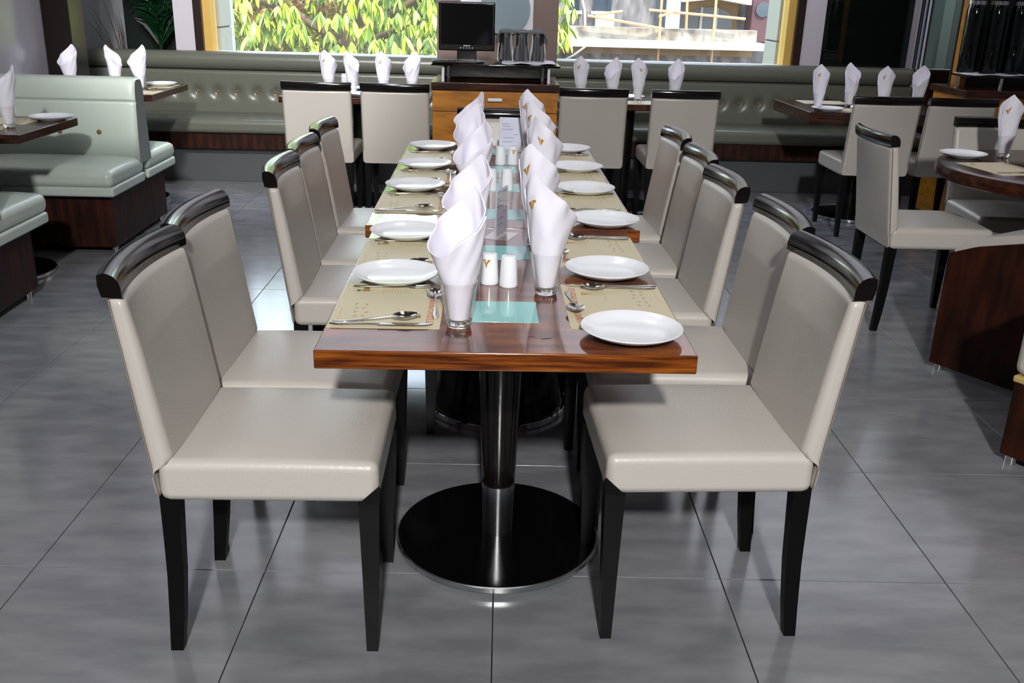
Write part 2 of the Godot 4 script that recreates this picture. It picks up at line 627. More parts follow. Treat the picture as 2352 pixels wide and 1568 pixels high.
# ------------------------------------------------------------------ the room
func room() -> void:
	# floor: a bed with single tiles on it
	var fl := struct("floor", span(Vector3(-6.0, -0.14, -6.2), Vector3(6.0, -0.014, 8.6), 0.002), M.grout)
	var ts := S()
	rbox(ts, Vector3(0, -0.007, 0), Vector3(0.5845, 0.014, 0.607), 0.0012)
	var tm := ts.commit()
	for i in range(-8, 8):
		for j in range(-9, 7):
			var o := obj("tile", tm, M.tile, fl)
			o.rotation.y = -0.017
			o.position = Vector3(-0.01, 0, -0.367) + Vector3(0.587 * (i + 0.5), 0, 0.61 * (j + 0.5)).rotated(Vector3.UP, -0.017)
	struct("ceiling", span(Vector3(-6, 4.2, -7.5), Vector3(6, 4.5, 8.6), 0.002), M.ceiling)
	# left wall: glossy, ends at a dark pillar, then a recess
	struct("wall_left", span(Vector3(-3.1, -0.1, -4.72), Vector3(-2.885, 4.2, 8.6), 0.002), M.wall_gloss)
	struct("wall_left_recess", span(Vector3(-6.0, -0.1, -7.4), Vector3(-5.8, 4.2, -4.6), 0.002), M.wall_white)
	struct("wall_left_return", span(Vector3(-5.9, -0.1, -4.9), Vector3(-3.1, 4.2, -4.72), 0.002), M.wall_white)
	struct("wall_right", span(Vector3(5.0, -0.1, -6.2), Vector3(5.2, 4.2, 8.6), 0.002), M.wall_white)
	struct("wall_front", span(Vector3(-6, -0.1, 8.4), Vector3(6, 4.2, 8.6), 0.002), M.wall_white)
	struct("trim_1", span(Vector3(-2.885, 0, -4.95), Vector3(-2.712, 4.2, -4.73), 0.004), M.pillar_dark)
	# back wall: below the sills, above the windows, and the strips between openings
	var zb := -6.25
	var zf := -6.07
	struct("wall_back", span(Vector3(-5.9, -0.1, zb), Vector3(5.1, 0.92, zf), 0.002), M.wall_lilac)
	struct("wall_back_head", span(Vector3(-5.9, 2.45, zb), Vector3(5.1, 4.2, zf), 0.002), M.wall_white)
	for s in [[-5.9, -3.42], [-2.47, -2.315], [2.42, 2.585], [3.32, 3.345], [3.78, 5.1]]:
		struct("wall_back_strip", span(Vector3(s[0], 0.92, zb), Vector3(s[1], 2.45, zf), 0.002), M.wall_lilac)
	# the brown column between the windows
	struct("column_1", span(Vector3(-0.44, 0, -6.3), Vector3(0.49, 4.2, -5.97), 0.006), M.column_brown)
	# lamps
	var n := 0
	var where := ["over the near end of the long table", "over the far end of the long table", "above the left booths", "above the round table on the right", "behind the camera, left", "behind the camera, right"]
	for p in [[0.0, -0.6, 0.15], [0.0, -3.0, 0.3], [-2.3, -3.1, 1.5], [2.6, -2.0, 0.3], [-1.6, 3.4, 2.0], [1.8, 3.4, 0.8]]:
		panel_lamp(Vector3(p[0], 4.2, p[1]), Vector2(0.6, 0.6), p[2], "square white ceiling panel light %s" % where[n])
		n += 1
	cove_lamp(Vector3(0.4, 3.05, -4.2), 8.5, 22.0)
	spot_lamp(Vector3(0.08, 3.85, 5.0), Vector3(-0.15, 0.6, -1.2), 47.0, 25.0, 0.14, "black track spotlight hanging behind the camera, aimed at the table")
	spot_lamp(Vector3(-1.2, 3.85, -0.2), Vector3(-1.6, 0.6, -5.9), 34.0, 16.0, 0.2, "black track spotlight aimed at the left of the window bench")


func windows() -> void:
	var z0 := -6.25
	# two big panes with brown and gold jambs; the third structure pieces are outdoor piers
	for s in [["window_1", -2.315, -0.44, -1], ["window_2", 0.49, 2.42, 1]]:
		var w := struct(s[0], bx(Vector3((s[1] + s[2]) / 2.0, 1.685, -6.2), Vector3(s[2] - s[1], 1.53, 0.008), 0.001), M.pane)
		var xo: float = s[1] if s[3] < 0 else s[2]
		var k: float = -s[3]
		obj("brown_jamb", span(Vector3(xo, 0.92, z0), Vector3(xo + k * 0.062, 2.45, -6.055), 0.003), M.brown_frame, w)
		obj("gold_jamb", span(Vector3(xo + k * 0.062, 0.92, z0), Vector3(xo + k * 0.125, 2.45, -6.09), 0.003), M.gold_frame, w)
		obj("sill", span(Vector3(s[1], 0.905, z0 - 0.05), Vector3(s[2], 0.925, -6.06), 0.003), M.fascia, w)
		obj("head_frame", span(Vector3(s[1], 2.38, z0), Vector3(s[2], 2.45, -6.09), 0.003), M.brown_frame, w)
	# clad piers outside each window's outer edge
	for s in [[-2.30, -2.17, "pale clad pier outside the left window"], [2.28, 2.41, "pale green-grey clad pier outside the right window"]]:
		var t := thing("clad_pier", s[2], "pier")
		for k in 7:
			obj("cladding_panel", span(Vector3(s[0], -1.5 + k * 0.65 + 0.604 - 0.604 + 0.006, -6.62), Vector3(s[1], -1.5 + (k + 1) * 0.65 - 0.006, -6.28), 0.004), M.cladding, t)
		obj("core", span(Vector3(s[0] + 0.012, -3, -6.61), Vector3(s[1] - 0.012, 3.05, -6.29), 0.002), M.joint, t)


# ------------------------------------------------------------------ outdoors
func leaf_mesh(l: float, w: float) -> ArrayMesh:
	var st := S()
	var rows := []
	for i in 6:
		var t := i / 5.0
		var hw := w * 0.5 * pow(sin(PI * clampf(t * 0.94 + 0.03, 0, 1)), 0.8)
		var x := l * t
		var droop := -l * 0.18 * t * t
		rows.append([Vector3(x, droop + hw * 0.25, -hw), Vector3(x, droop, 0), Vector3(x, droop + hw * 0.25, hw)])
	patch(st, rows, false, true)
	return st.commit()


func leaf_turn(r: RandomNumberGenerator, yaw: float, droop: float) -> Basis:
	return Basis(Vector3.UP, yaw) * Basis(Vector3.BACK, -droop) * Basis(Vector3.RIGHT, r.randf_range(-0.5, 0.5))


func outside() -> void:
	struct("ground", span(Vector3(-40, -3.4, -60), Vector3(40, -3.2, -6.3), 0.01), M.ground)
	var r := RandomNumberGenerator.new()
	r.seed = 3
	# the mango-like tree
	var t := thing("leafy_tree", "tall leafy tree with bright yellow green drooping leaves outside the left window", "tree")
	var trunk := S()
	tube(trunk, [Vector3(-1.9, -3.2, -11.6), Vector3(-1.8, -1.2, -11.5), Vector3(-1.85, 0.6, -11.4), Vector3(-1.7, 2.6, -11.3)], [0.24, 0.2, 0.15, 0.08], 12)
	obj("trunk", trunk, M.bark, t)
	for k in 9:
		var b := S()
		var a := r.randf_range(-0.4, PI + 0.4)
		var y0 := r.randf_range(-0.2, 1.6)
		var e := Vector3(-1.8 + cos(a) * 1.7, y0 + r.randf_range(0.2, 0.9), -11.4 + absf(sin(a)) * 1.2)
		tube(b, [Vector3(-1.83, y0, -11.4), Vector3(-1.83, y0, -11.4).lerp(e, 0.5) + Vector3(0, 0.15, 0), e], [0.06, 0.04, 0.012], 8)
		obj("branch", b, M.bark, t)
	var leaves := [leaf_mesh(0.19, 0.05), leaf_mesh(0.15, 0.045), leaf_mesh(0.22, 0.055)]
	# rosettes of hanging leaves; the nearest 300 leaves are parts
	var single := 0
	var xs: Array[Transform3D] = []
	var cols: Array[Color] = []
	for k in 1500:
		var c: Vector3
		var near := k < 46
		if near:
			c = Vector3(r.randf_range(-2.85, -0.62), r.randf_range(0.62, 1.36), r.randf_range(-10.0, -9.75))
			if k % 12 == 11: c = Vector3(r.randf_range(0.66, 0.92), r.randf_range(0.9, 1.36), -9.95)
		else:
			var q := Vector3(r.randfn(), r.randfn(), r.randfn()).normalized()
			var rad := pow(r.randf(), 0.25)
			c = Vector3(-1.35, 1.5, -11.3) + q * Vector3(2.5, 2.3, 1.15) * rad
			if c.y < -0.6: continue
		var nl := 7
		var yaw0 := r.randf() * TAU
		for i in nl:
			var yaw := yaw0 + TAU * i / nl + r.randf_range(-0.3, 0.3)
			var bs := leaf_turn(r, yaw, r.randf_range(0.7, 1.35)) * Basis().scaled(Vector3.ONE * r.randf_range(0.75, 1.15))
			var xf := Transform3D(bs, c)
			if near and single < 300:
				var o := obj("leaf", leaves[r.randi() % 3], M["leaf%d" % [0, 0, 1, 2, 3, 2][r.randi() % 6]], t)
				o.transform = xf
				single += 1
			else:
				xs.append(xf)
				var pick: float = r.randf()
				var lc := c8(150, 180, 36).lerp(c8(206, 220, 90), r.randf()) if pick < 0.55 else c8(70, 104, 36).lerp(c8(120, 150, 60), r.randf())
				cols.append(lc.srgb_to_linear())
	multi("foliage", leaves[0], xs, cols, M.leaf_many, t)
	# pink bougainvillea further left
	var bt := thing("flowering_bush", "pink flowering bush left of the leafy tree, seen through the left window", "bush")
	var bs2 := S()
	tube(bs2, [Vector3(-3.4, -3.2, -12.6), Vector3(-3.3, -1.0, -12.5), Vector3(-3.0, 1.2, -12.4)], [0.14, 0.1, 0.04], 8)
	obj("stem", bs2, M.bark, bt)
	xs = []; cols = []
	var petal := leaf_mesh(0.1, 0.075)
	for k in 5200:
		var q := Vector3(r.randfn(), r.randfn(), r.randfn()).normalized() * pow(r.randf(), 0.33)
		var c := Vector3(-3.15, 0.9, -12.3) + q * Vector3(1.25, 1.5, 0.7)
		xs.append(Transform3D(leaf_turn(r, r.randf() * TAU, r.randf_range(-1, 1)), c))
		var v := r.randf()
		cols.append((c8(236, 140, 130).lerp(c8(244, 190, 150), r.randf()) if c.y > 0.95 + 0.2 * r.randf() and v < 0.75 else c8(220, 206, 70).lerp(c8(150, 170, 50), r.randf())).srgb_to_linear())
	multi("blossom", petal, xs, cols, M.leaf_many, bt)
	# a hedge of dark trees behind everything on the left
	var ht := thing("background_hedge", "tall dark green hedge behind the leafy tree", "hedge")
	var hs := S()
	rbox(hs, Vector3(-7.0, 0.2, -15.5), Vector3(12.8, 6.8, 1.2), 0.5, Vector3i(40, 14, 3), func(p): return p + Vector3(sin(p.y * 5 + p.x * 3), sin(p.x * 4.0), sin(p.x * 5.0 + p.y * 7.0)) * 0.12)
	obj("mass", hs, M.hedge_dark, ht)
	xs = []; cols = []
	for k in 7000:
		var c := Vector3(r.randf_range(-6.5, -0.7), r.randf_range(-1.0, 3.4), -14.75 + r.randf_range(-0.15, 0.25))
		xs.append(Transform3D(leaf_turn(r, r.randf() * TAU, r.randf_range(0, 1.3)), c))
		cols.append(c8(64, 92, 34).lerp(c8(140, 158, 60), r.randf()).srgb_to_linear())
	multi("foliage", leaves[2], xs, cols, M.leaf_many, ht)
	building()


func multi(called: String, mesh: Mesh, xs: Array[Transform3D], cols: Array[Color], m: Material, parent: Node) -> void:
	var mm := MultiMesh.new()
	mm.transform_format = MultiMesh.TRANSFORM_3D
	mm.use_colors = true
	mm.mesh = mesh
	mm.instance_count = xs.size()
	for i in xs.size():
		mm.set_instance_transform(i, xs[i])
		mm.set_instance_color(i, cols[i])
	var o := MultiMeshInstance3D.new()
	o.name = called
	o.multimesh = mm
	o.material_override = m
	o.set_meta("kind", "stuff")
	parent.add_child(o, true)


func building() -> void:
	var t := thing("old_building", "weathered old building with a white ledge outside the right window", "building")
	obj("wall", span(Vector3(0.2, -3.2, -14.4), Vector3(9.0, 6.0, -14.0), 0.01), M.plaster_grey, t)
	obj("lower_wall", span(Vector3(0.4, -3.2, -13.9), Vector3(3.92, 0.7, -13.2), 0.01), M.plaster_grey, t)
	obj("ochre_band", span(Vector3(0.42, 0.6, -13.9), Vector3(3.93, 0.72, -13.16), 0.005), M.ochre, t)
	obj("ledge", span(Vector3(0.3, 0.735, -13.9), Vector3(4.02, 0.815, -12.7), 0.01), M.ledge_white, t)
	obj("ledge_lip", span(Vector3(0.3, 0.715, -12.76), Vector3(4.02, 0.745, -12.68), 0.008), M.ledge_white, t)
	obj("parapet", span(Vector3(0.4, 0.81, -13.35), Vector3(3.96, 0.985, -13.1), 0.008), M.plaster, t)
	# windows and openings in the wall behind
	var k := 14.85 / 14.74
	for w in [[1.13, 1.19, 1.29, 1.75, "window_dark"], [1.15, 0.90, 1.29, 1.08, "window_grey"], [1.5, 1.19, 1.76, 1.9, "window_dark"], [2.42, 0.9, 2.62, 1.9, "window_grey"], [2.66, 0.9, 2.86, 1.6, "window_grey"]]:
		var x0: float = w[0] * 1.06; var x1: float = w[2] * 1.06
		var o := obj("window", span(Vector3(x0, w[1], -14.02), Vector3(x1, w[3], -13.96), 0.004), M[w[4]], t)
		obj("window_surround", span(Vector3(x0 - 0.04, w[1] - 0.05, -14.02), Vector3(x1 + 0.04, w[1], -13.92), 0.004), M.ledge_white, o)
	# the big arched window with its awning
	var arch := []
	for i in 13:
		var a := PI * i / 12.0
		arch.append(Vector2(3.42 - 0.36 * cos(a), 1.12 + 0.17 * sin(a)))
	arch.append(Vector2(3.78, 0.88)); arch.append(Vector2(3.06, 0.88))
	var ast := S()
	prism(ast, arch, 0.05, Transform3D(Basis(), Vector3(0, 0, -14.02)))
	var aw := obj("arched_window", ast, M.window_grey, t)
	for x in [3.28, 3.52]:
		obj("mullion", span(Vector3(x - 0.02, 0.88, -13.98), Vector3(x + 0.02, 1.29, -13.94), 0.003), M.pipe, aw)
	obj("arch_panel", span(Vector3(2.98, 0.88, -14.01), Vector3(3.86, 1.4, -13.99), 0.003), M.ochre, aw)
	var aws := S()
	prism(aws, [Vector2(2.9, 1.36), Vector2(3.4, 1.42), Vector2(3.92, 1.34), Vector2(3.92, 1.42), Vector2(3.4, 1.6), Vector2(2.9, 1.5)], 0.5, Transform3D(Basis(), Vector3(0, 0, -13.95)))
	obj("awning", aws, M.ledge_white, t)
	obj("pilaster", span(Vector3(2.72, 0.9, -14.0), Vector3(2.9, 2.4, -13.7), 0.01), M.ledge_white, t)
	obj("pilaster", span(Vector3(1.62, 0.9, -14.0), Vector3(1.86, 1.15, -13.5), 0.01), M.ledge_white, t)
	obj("maroon_bay", span(Vector3(3.98, 0.8, -14.0), Vector3(4.6, 2.6, -13.6), 0.01), M.maroon, t)
	var ov := S()
	tube(ov, [Vector3(4.14, 1.28, -13.62), Vector3(4.14, 1.28, -13.57)], 0.11, 20)
	obj("oval_window", ov, M.window_dark, t)
	obj("side_wall", span(Vector3(-0.2, -3.2, -18.6), Vector3(0.6, 5.0, -14.4), 0.01), M.plaster, t)
	# drain pipe that curves down the facade
	var pp := S()
	tube(pp, [Vector3(1.34, 1.9, -13.9), Vector3(1.38, 1.4, -13.88), Vector3(1.44, 1.2, -13.86), Vector3(1.46, 0.95, -13.85)], 0.018, 8)
	obj("drain_pipe", pp, M.pipe, t)
	var hose := S()
	tube(hose, [Vector3(1.36, 0.72, -12.66), Vector3(1.2, 0.6, -12.64), Vector3(1.06, 0.5, -12.9), Vector3(0.9, 0.42, -13.15)], 0.014, 8)
	obj("hose", hose, M.fascia, t)
	# bamboo scaffold poles in front
	var sc := thing("scaffold", "bamboo scaffold poles tied in front of the old building", "scaffold")
	for p in [[Vector3(1.40, 1.14, -12.95), Vector3(2.52, 0.985, -13.0)], [Vector3(1.55, 1.16, -13.0), Vector3(1.92, 1.21, -13.05)], [Vector3(2.5, -3.2, -13.0), Vector3(2.47, 3.0, -13.0)], [Vector3(3.31, -3.2, -12.95), Vector3(3.25, 3.0, -12.95)], [Vector3(2.3, 1.24, -12.98), Vector3(3.72, 1.15, -12.95)], [Vector3(2.44, 1.15, -12.92), Vector3(2.7, 1.24, -12.92)], [Vector3(2.88, 0.98, -13.05), Vector3(2.84, 1.9, -13.05)]]:
		obj("pole", rod(p[0], p[1], 0.019, 8), M.bamboo, sc)


# ------------------------------------------------------------------ seating along the walls
func cushion(c: Vector3, s: Vector3, r: float, puff: float) -> SurfaceTool:
	var st := S()
	var h := s / 2.0
	rbox(st, c, s, r, Vector3i(maxi(6, int(s.x * 10)), 2, 8), func(p):
		var k := (1.0 - pow(absf(p.x / h.x), 6.0)) * (1.0 - pow(absf(p.z / h.z), 4.0))
		return p + Vector3(0, puff * k * clampf(p.y / h.y, 0, 1), 0))
	return st


func bench_and_booths() -> void:
	var t := thing("window_bench", "long grey green tufted wall bench under the windows with a brown wooden base", "bench", Vector3(0, 0, 0))
	var x0 := -3.42
	var x1 := 3.33
	obj("plinth", span(Vector3(x0, 0.0, -6.06), Vector3(x1, 0.26, -5.63), 0.004), M.plinth_grey, t)
	obj("apron", span(Vector3(x0, 0.255, -6.06), Vector3(x1, 0.375, -5.56), 0.006), M.base_wood, t)
	obj("seat", cushion(Vector3((x0 + x1) / 2, 0.425, -5.77), Vector3(x1 - x0, 0.1, 0.5), 0.035, 0.012), M.bench_leather, t)
	# the back: a tufted lower pad and a rolled head
	var bs := S()
	var pull := func(x: float) -> float:
		var k := (x - 0.0) / 0.152
		var d: float = absf(k - roundf(k)) * 0.152
		return exp(-d * d / 0.0014)
	rbox(bs, Vector3((x0 + x1) / 2, 0.63, -6.01), Vector3(x1 - x0, 0.34, 0.11), 0.03, Vector3i(264, 14, 2), func(p):
		if p.z < 0: return p
		var d: float = p.y - 0.005
		return p + Vector3(0, 0, -0.03 * pull.call(p.x - 0.02) * exp(-d * d / 0.0016) - 0.02 * (p.y + 0.17)))
	obj("back_pad", bs, M.bench_leather, t)
	var hs := S()
	rbox(hs, Vector3((x0 + x1) / 2, 0.868, -6.0), Vector3(x1 - x0, 0.138, 0.135), 0.064, Vector3i(1, 2, 2))
	obj("head_roll", hs, M.bench_leather, t)
	var bt := S()
	lathe(bt, [Vector2(0, -0.004), Vector2(0.012, -0.004), Vector2(0.014, 0.001), Vector2(0.01, 0.006), Vector2(0, 0.008)], 12)
	var bm := bt.commit()
	for k in range(-22, 22):
		var o := obj("button", bm, M.button_brown, t)
		o.position = Vector3(0.0 + 0.152 * k - 0.025, 0.635, -5.984)
		o.rotation.x = PI / 2
	booth(Vector3(-2.03, 0, -3.9), 0.845, "double sided cream booth at the left, its tall tufted back fully in view")
	booth(Vector3(-2.12, 0, -2.24), 0.75, "cream booth seat at the left edge of the photo, nearest the camera")
	# booths cut by the right edge
	var kx := Transform3D(Basis(Vector3(0.53, 0, 0.85), Vector3.UP, Vector3(-0.85, 0, 0.53)), Vector3(1.789, 0, -1.886))
	var b := thing("low_booth", "brown sided booth with a beige padded top beside the round table", "booth")
	var ps := S()
	prism(ps, [Vector2(0, 0.03), Vector2(0.62, 0.03), Vector2(0.62, 0.66), Vector2(0.27, 0.585), Vector2(0.1, 0.535), Vector2(0, 0.49)], -0.03, kx)
	obj("side_panel", ps, M.base_wood, b)
	var cs := S()
	prism(cs, [Vector2(0.0, 0.42), Vector2(0.62, 0.5), Vector2(0.62, 0.69), Vector2(0.27, 0.617), Vector2(0.1, 0.572), Vector2(0.04, 0.545), Vector2(0.0, 0.5)], -0.42, kx.translated_local(Vector3(0.004, 0, -0.03)))
	obj("padded_top", cs, M.leather, b)
	obj("foot", turned([Vector2(0, 0), Vector2(0.02, 0), Vector2(0.02, 0.032), Vector2(0, 0.032)], 14, kx * Vector3(0.03, 0, -0.03)), M.chrome, b)
	obj("foot", turned([Vector2(0, 0), Vector2(0.02, 0), Vector2(0.02, 0.032), Vector2(0, 0.032)], 14, kx * Vector3(0.56, 0, -0.03)), M.chrome, b)
	var fx := Transform3D(Basis(Vector3(0.53, 0, 0.85), Vector3.UP, Vector3(-0.85, 0, 0.53)), Vector3(1.655, 0, -1.05))
	var f := thing("corner_booth", "beige padded booth on a brown wooden base at the right edge of the photo", "booth")
	var s2 := S()
	rbox(s2, Vector3(0.35, 0.157, -0.25), Vector3(0.7, 0.255, 0.5), 0.006, Vector3i(1, 1, 1), null, fx)
	obj("base", s2, M.base_wood, f)
	s2 = S()
	rbox(s2, Vector3(0.35, 0.294, -0.25), Vector3(0.71, 0.022, 0.51), 0.006, Vector3i(1, 1, 1), null, fx)
	obj("welt", s2, M.welt, f)
	s2 = S()
	rbox(s2, Vector3(0.335, 0.435, -0.25), Vector3(0.70, 0.262, 0.5), 0.03, Vector3i(3, 2, 3), null, fx)
	obj("cushion", s2, M.leather, f)
	obj("foot", turned([Vector2(0, 0), Vector2(0.02, 0), Vector2(0.02, 0.032), Vector2(0, 0.032)], 14, fx * Vector3(0.03, 0, -0.03)), M.chrome, f)
	obj("foot", turned([Vector2(0, 0), Vector2(0.02, 0), Vector2(0.02, 0.032), Vector2(0, 0.032)], 14, fx * Vector3(0.6, 0, -0.4)), M.chrome, f)


# a two-sided booth against the left wall: at = its right end on the floor, mid-depth
func booth(at: Vector3, w: float, label: String) -> void:
	var t := thing("booth", label, "booth", at, 0.0, "")
	var xc := -w / 2
	obj("base", span(Vector3(-w, 0.035, -0.44), Vector3(-0.05, 0.335, 0.46), 0.008), M.base_wood, t)
	for s in [1, -1]:
		obj("seat_border", span(Vector3(-w, 0.33, 0.03 * s), Vector3(0.0, 0.385, 0.54 * s), 0.016), M.booth_leather, t)
		obj("seat", cushion(Vector3(xc, 0.425, 0.29 * s), Vector3(w, 0.09, 0.52), 0.035, 0.02), M.booth_leather, t)
	# tapering back with a seam below its head
	var prof := [[0.44, 0.115], [0.6, 0.105], [0.768, 0.088], [0.779, 0.084], [0.784, 0.072], [0.789, 0.084], [0.80, 0.088], [0.86, 0.08], [0.895, 0.066], [0.91, 0.04]]
	var st := S()
	var pts := []
	for p in prof: pts.append(Vector2(p[1], p[0]))
	for i in range(prof.size() - 1, -1, -1): pts.append(Vector2(-prof[i][1], prof[i][0]))
	var rings := []
	for x in [-w, -w * 0.9, -0.12, -0.05, -0.02, -0.006, 0.0]:
		var sh := 1.0 if x < -0.025 else (0.97 if x < -0.01 else (0.9 if x < -0.001 else 0.8))
		var ring := []
		for q in pts: ring.append(Vector3(x - 0.0, 0.44 + (q.y - 0.44) * (1.0 - (1.0 - sh) * 0.12), q.x * sh))
		rings.append(ring)
	loft(st, rings, true, true)
	obj("backrest", st, M.booth_leather, t)
	for s in [1, -1]:
		for x in [-0.21, -0.43, -0.65]:
			if x < -w + 0.05: continue
			var o := obj("button", turned([Vector2(0, -0.004), Vector2(0.012, -0.004), Vector2(0.014, 0.001), Vector2(0.01, 0.006), Vector2(0, 0.008)], 12), M.button_brown, t)
			o.position = Vector3(x, 0.615, 0.105 * s)
			o.rotation.x = PI / 2 * s
	for p in [[-0.08, 0.4], [-0.08, -0.38], [-w + 0.08, 0.4], [-w + 0.08, -0.38]]:
		obj("foot", turned([Vector2(0, 0), Vector2(0.018, 0), Vector2(0.018, 0.04), Vector2(0, 0.04)], 12, Vector3(p[0], 0, p[1])), M.chrome, t)


# ------------------------------------------------------------------ chairs
# local: the sitter looks along +x, the seat's middle is the origin
func make_chair(t: Node3D) -> void:
	var bend := func(y: float, z: float) -> float:   # how far the back leans and bows
		var k := clampf((y - 0.40) / 0.45, 0.0, 1.1)
		return -0.056 * k - 0.026 * k * (1.0 - pow(z / 0.208, 2.0))
	var st := S()
	rbox(st, Vector3(0.004, 0.433, 0), Vector3(0.461, 0.096, 0.416), 0.022, Vector3i(8, 2, 8), func(p):
		var k := (1.0 - pow(absf(p.x / 0.2305), 3.0)) * (1.0 - pow(absf(p.z / 0.208), 3.0))
		return p + Vector3(0, 0.014 * k * clampf(p.y / 0.048, 0, 1), 0))
	obj("seat", st, M.leather, t)
	st = S()
	rbox(st, Vector3(-0.2085, 0.614, 0), Vector3(0.05, 0.448, 0.416), 0.021, Vector3i(2, 26, 14), func(p):
		var y: float = p.y + 0.614
		var thin := 1.0 - 0.2 * clampf((y - 0.45) / 0.4, 0, 1)
		thin *= lerpf(0.14, 1.0, smoothstep(0.442, 0.468, y - 0.25 * (p.x + 0.025)))   # only a thin skirt hangs behind the seat
		var q := Vector3(-0.0235 + (p.x + 0.0235) * thin, p.y, p.z)
		if p.x > 0.0:   # a padded front face
			q.x += 0.013 * (1.0 - pow(absf(p.z / 0.208), 2.6)) * clampf((0.83 - y) / 0.1, 0, 1) * smoothstep(0.442, 0.48, y)
		return q + Vector3(bend.call(y, p.z), 0, 0))
	obj("backrest", st, M.leather, t)
	for s in [-1.0, 1.0]:
		st = S()
		var path := []
		for i in 12:
			var y := 0.40 + 0.43 * i / 11.0
			path.append(Vector3(-0.2265 + bend.call(y, 0.207), y, s * 0.2072))
		tube(st, path, 0.0018, 6)
		obj("seam", st, M.seam, t)
	# the lacquered top rail: a D section swept along the bow
	st = S()
	var rings := []
	for i in 21:
		var z := -0.210 + 0.420 * i / 20.0
		var x: float = -0.2335 + bend.call(0.85, z)
		var ring := []
		for q in [Vector2(0.0, 0.0), Vector2(-0.006, 0.024), Vector2(-0.005, 0.044), Vector2(0.004, 0.0485), Vector2(0.016, 0.0475), Vector2(0.027, 0.042), Vector2(0.035, 0.032), Vector2(0.039, 0.018), Vector2(0.039, 0.0)]:
			ring.append(Vector3(x - 0.002 + q.x, 0.836 + q.y, z))
		rings.append(ring)
	loft(st, rings, true, true)
	obj("top_rail", st, M.lacquer, t)
	for s in [-1.0, 1.0]:
		# front legs: straight taper, with a pointed shoulder over the seat's corner
		st = S()
		var fr := []
		for q in [[0.0, 0.196, 0.222, 0.168, 0.192], [0.2, 0.193, 0.229, 0.164, 0.199], [0.388, 0.190, 0.2345, 0.160, 0.209]]:
			fr.append([Vector3(q[1], q[0], s * q[3]), Vector3(q[2], q[0], s * q[3]), Vector3(q[2], q[0], s * q[4]), Vector3(q[1], q[0], s * q[4])])
		loft(st, fr, false, true)
		var A := Vector3(0.190, 0.388, s * 0.2095); var B := Vector3(0.2355, 0.388, s * 0.2095); var C := Vector3(0.2355, 0.388, s * 0.160)
		var T := Vector3(0.2355, 0.432, s * 0.2095)
		tri(st, A, B, T, Vector3(0, 0, s), Vector3(0, 0, s), Vector3(0, 0, s))
		tri(st, B, C, T, Vector3.RIGHT, Vector3.RIGHT, Vector3.RIGHT)
		var nn := Vector3(-0.5, 0.7, -s * 0.5)
		tri(st, A, C, T, nn, nn, nn)
		obj("leg", st, M.leg_black, t)
		# rear legs: sabre curve
		st = S()
		var rr := []
		for q in [[0.0, -0.243, -0.215], [0.09, -0.237, -0.204], [0.2, -0.231, -0.195], [0.3, -0.229, -0.191], [0.395, -0.228, -0.187]]:
			var wz := lerpf(0.026, 0.034, q[0] / 0.39)
			var zi: float = s * (0.196 - wz)
			var zo: float = s * lerpf(0.193, 0.199, q[0] / 0.39)
			rr.append([Vector3(q[1], q[0], zi), Vector3(q[2], q[0], zi), Vector3(q[2], q[0], zo), Vector3(q[1], q[0], zo)])
		loft(st, rr, false, true)
		obj("leg", st, M.leg_black, t)


func chair(x: float, z: float, turn: float, label: String, group: String) -> void:
	put("dining_chair", make_chair, label, "chair", group, Vector3(x, 0, z), turn)


# ------------------------------------------------------------------ things on the tables
func make_plate(t: Node3D) -> void:
	obj("dish", turned([Vector2(0, 0.003), Vector2(0.05, 0.003), Vector2(0.056, 0.0), Vector2(0.062, 0.0), Vector2(0.066, 0.003), Vector2(0.09, 0.012), Vector2(0.1045, 0.0205), Vector2(0.1055, 0.022), Vector2(0.1045, 0.0232), Vector2(0.1025, 0.0228), Vector2(0.09, 0.0165), Vector2(0.076, 0.0105), Vector2(0.066, 0.0078), Vector2(0, 0.0072)], 56), M.china, t)


func make_glass(t: Node3D) -> void:
	obj("thick_base", turned([Vector2(0, 0.0), Vector2(0.021, 0.0), Vector2(0.0248, 0.0022), Vector2(0.0262, 0.006), Vector2(0.0279, 0.0158), Vector2(0.0245, 0.0165), Vector2(0.012, 0.0148), Vector2(0, 0.0143)], 40), M.glass, t)
	obj("wall", turned([Vector2(0.0281, 0.0162), Vector2(0.0287, 0.021), Vector2(0.0388, 0.0975), Vector2(0.0394, 0.0995), Vector2(0.0388, 0.1008), Vector2(0.0378, 0.1002), Vector2(0.0372, 0.097), Vector2(0.0262, 0.022), Vector2(0.0246, 0.0168)], 40), M.tumbler_wall, t)


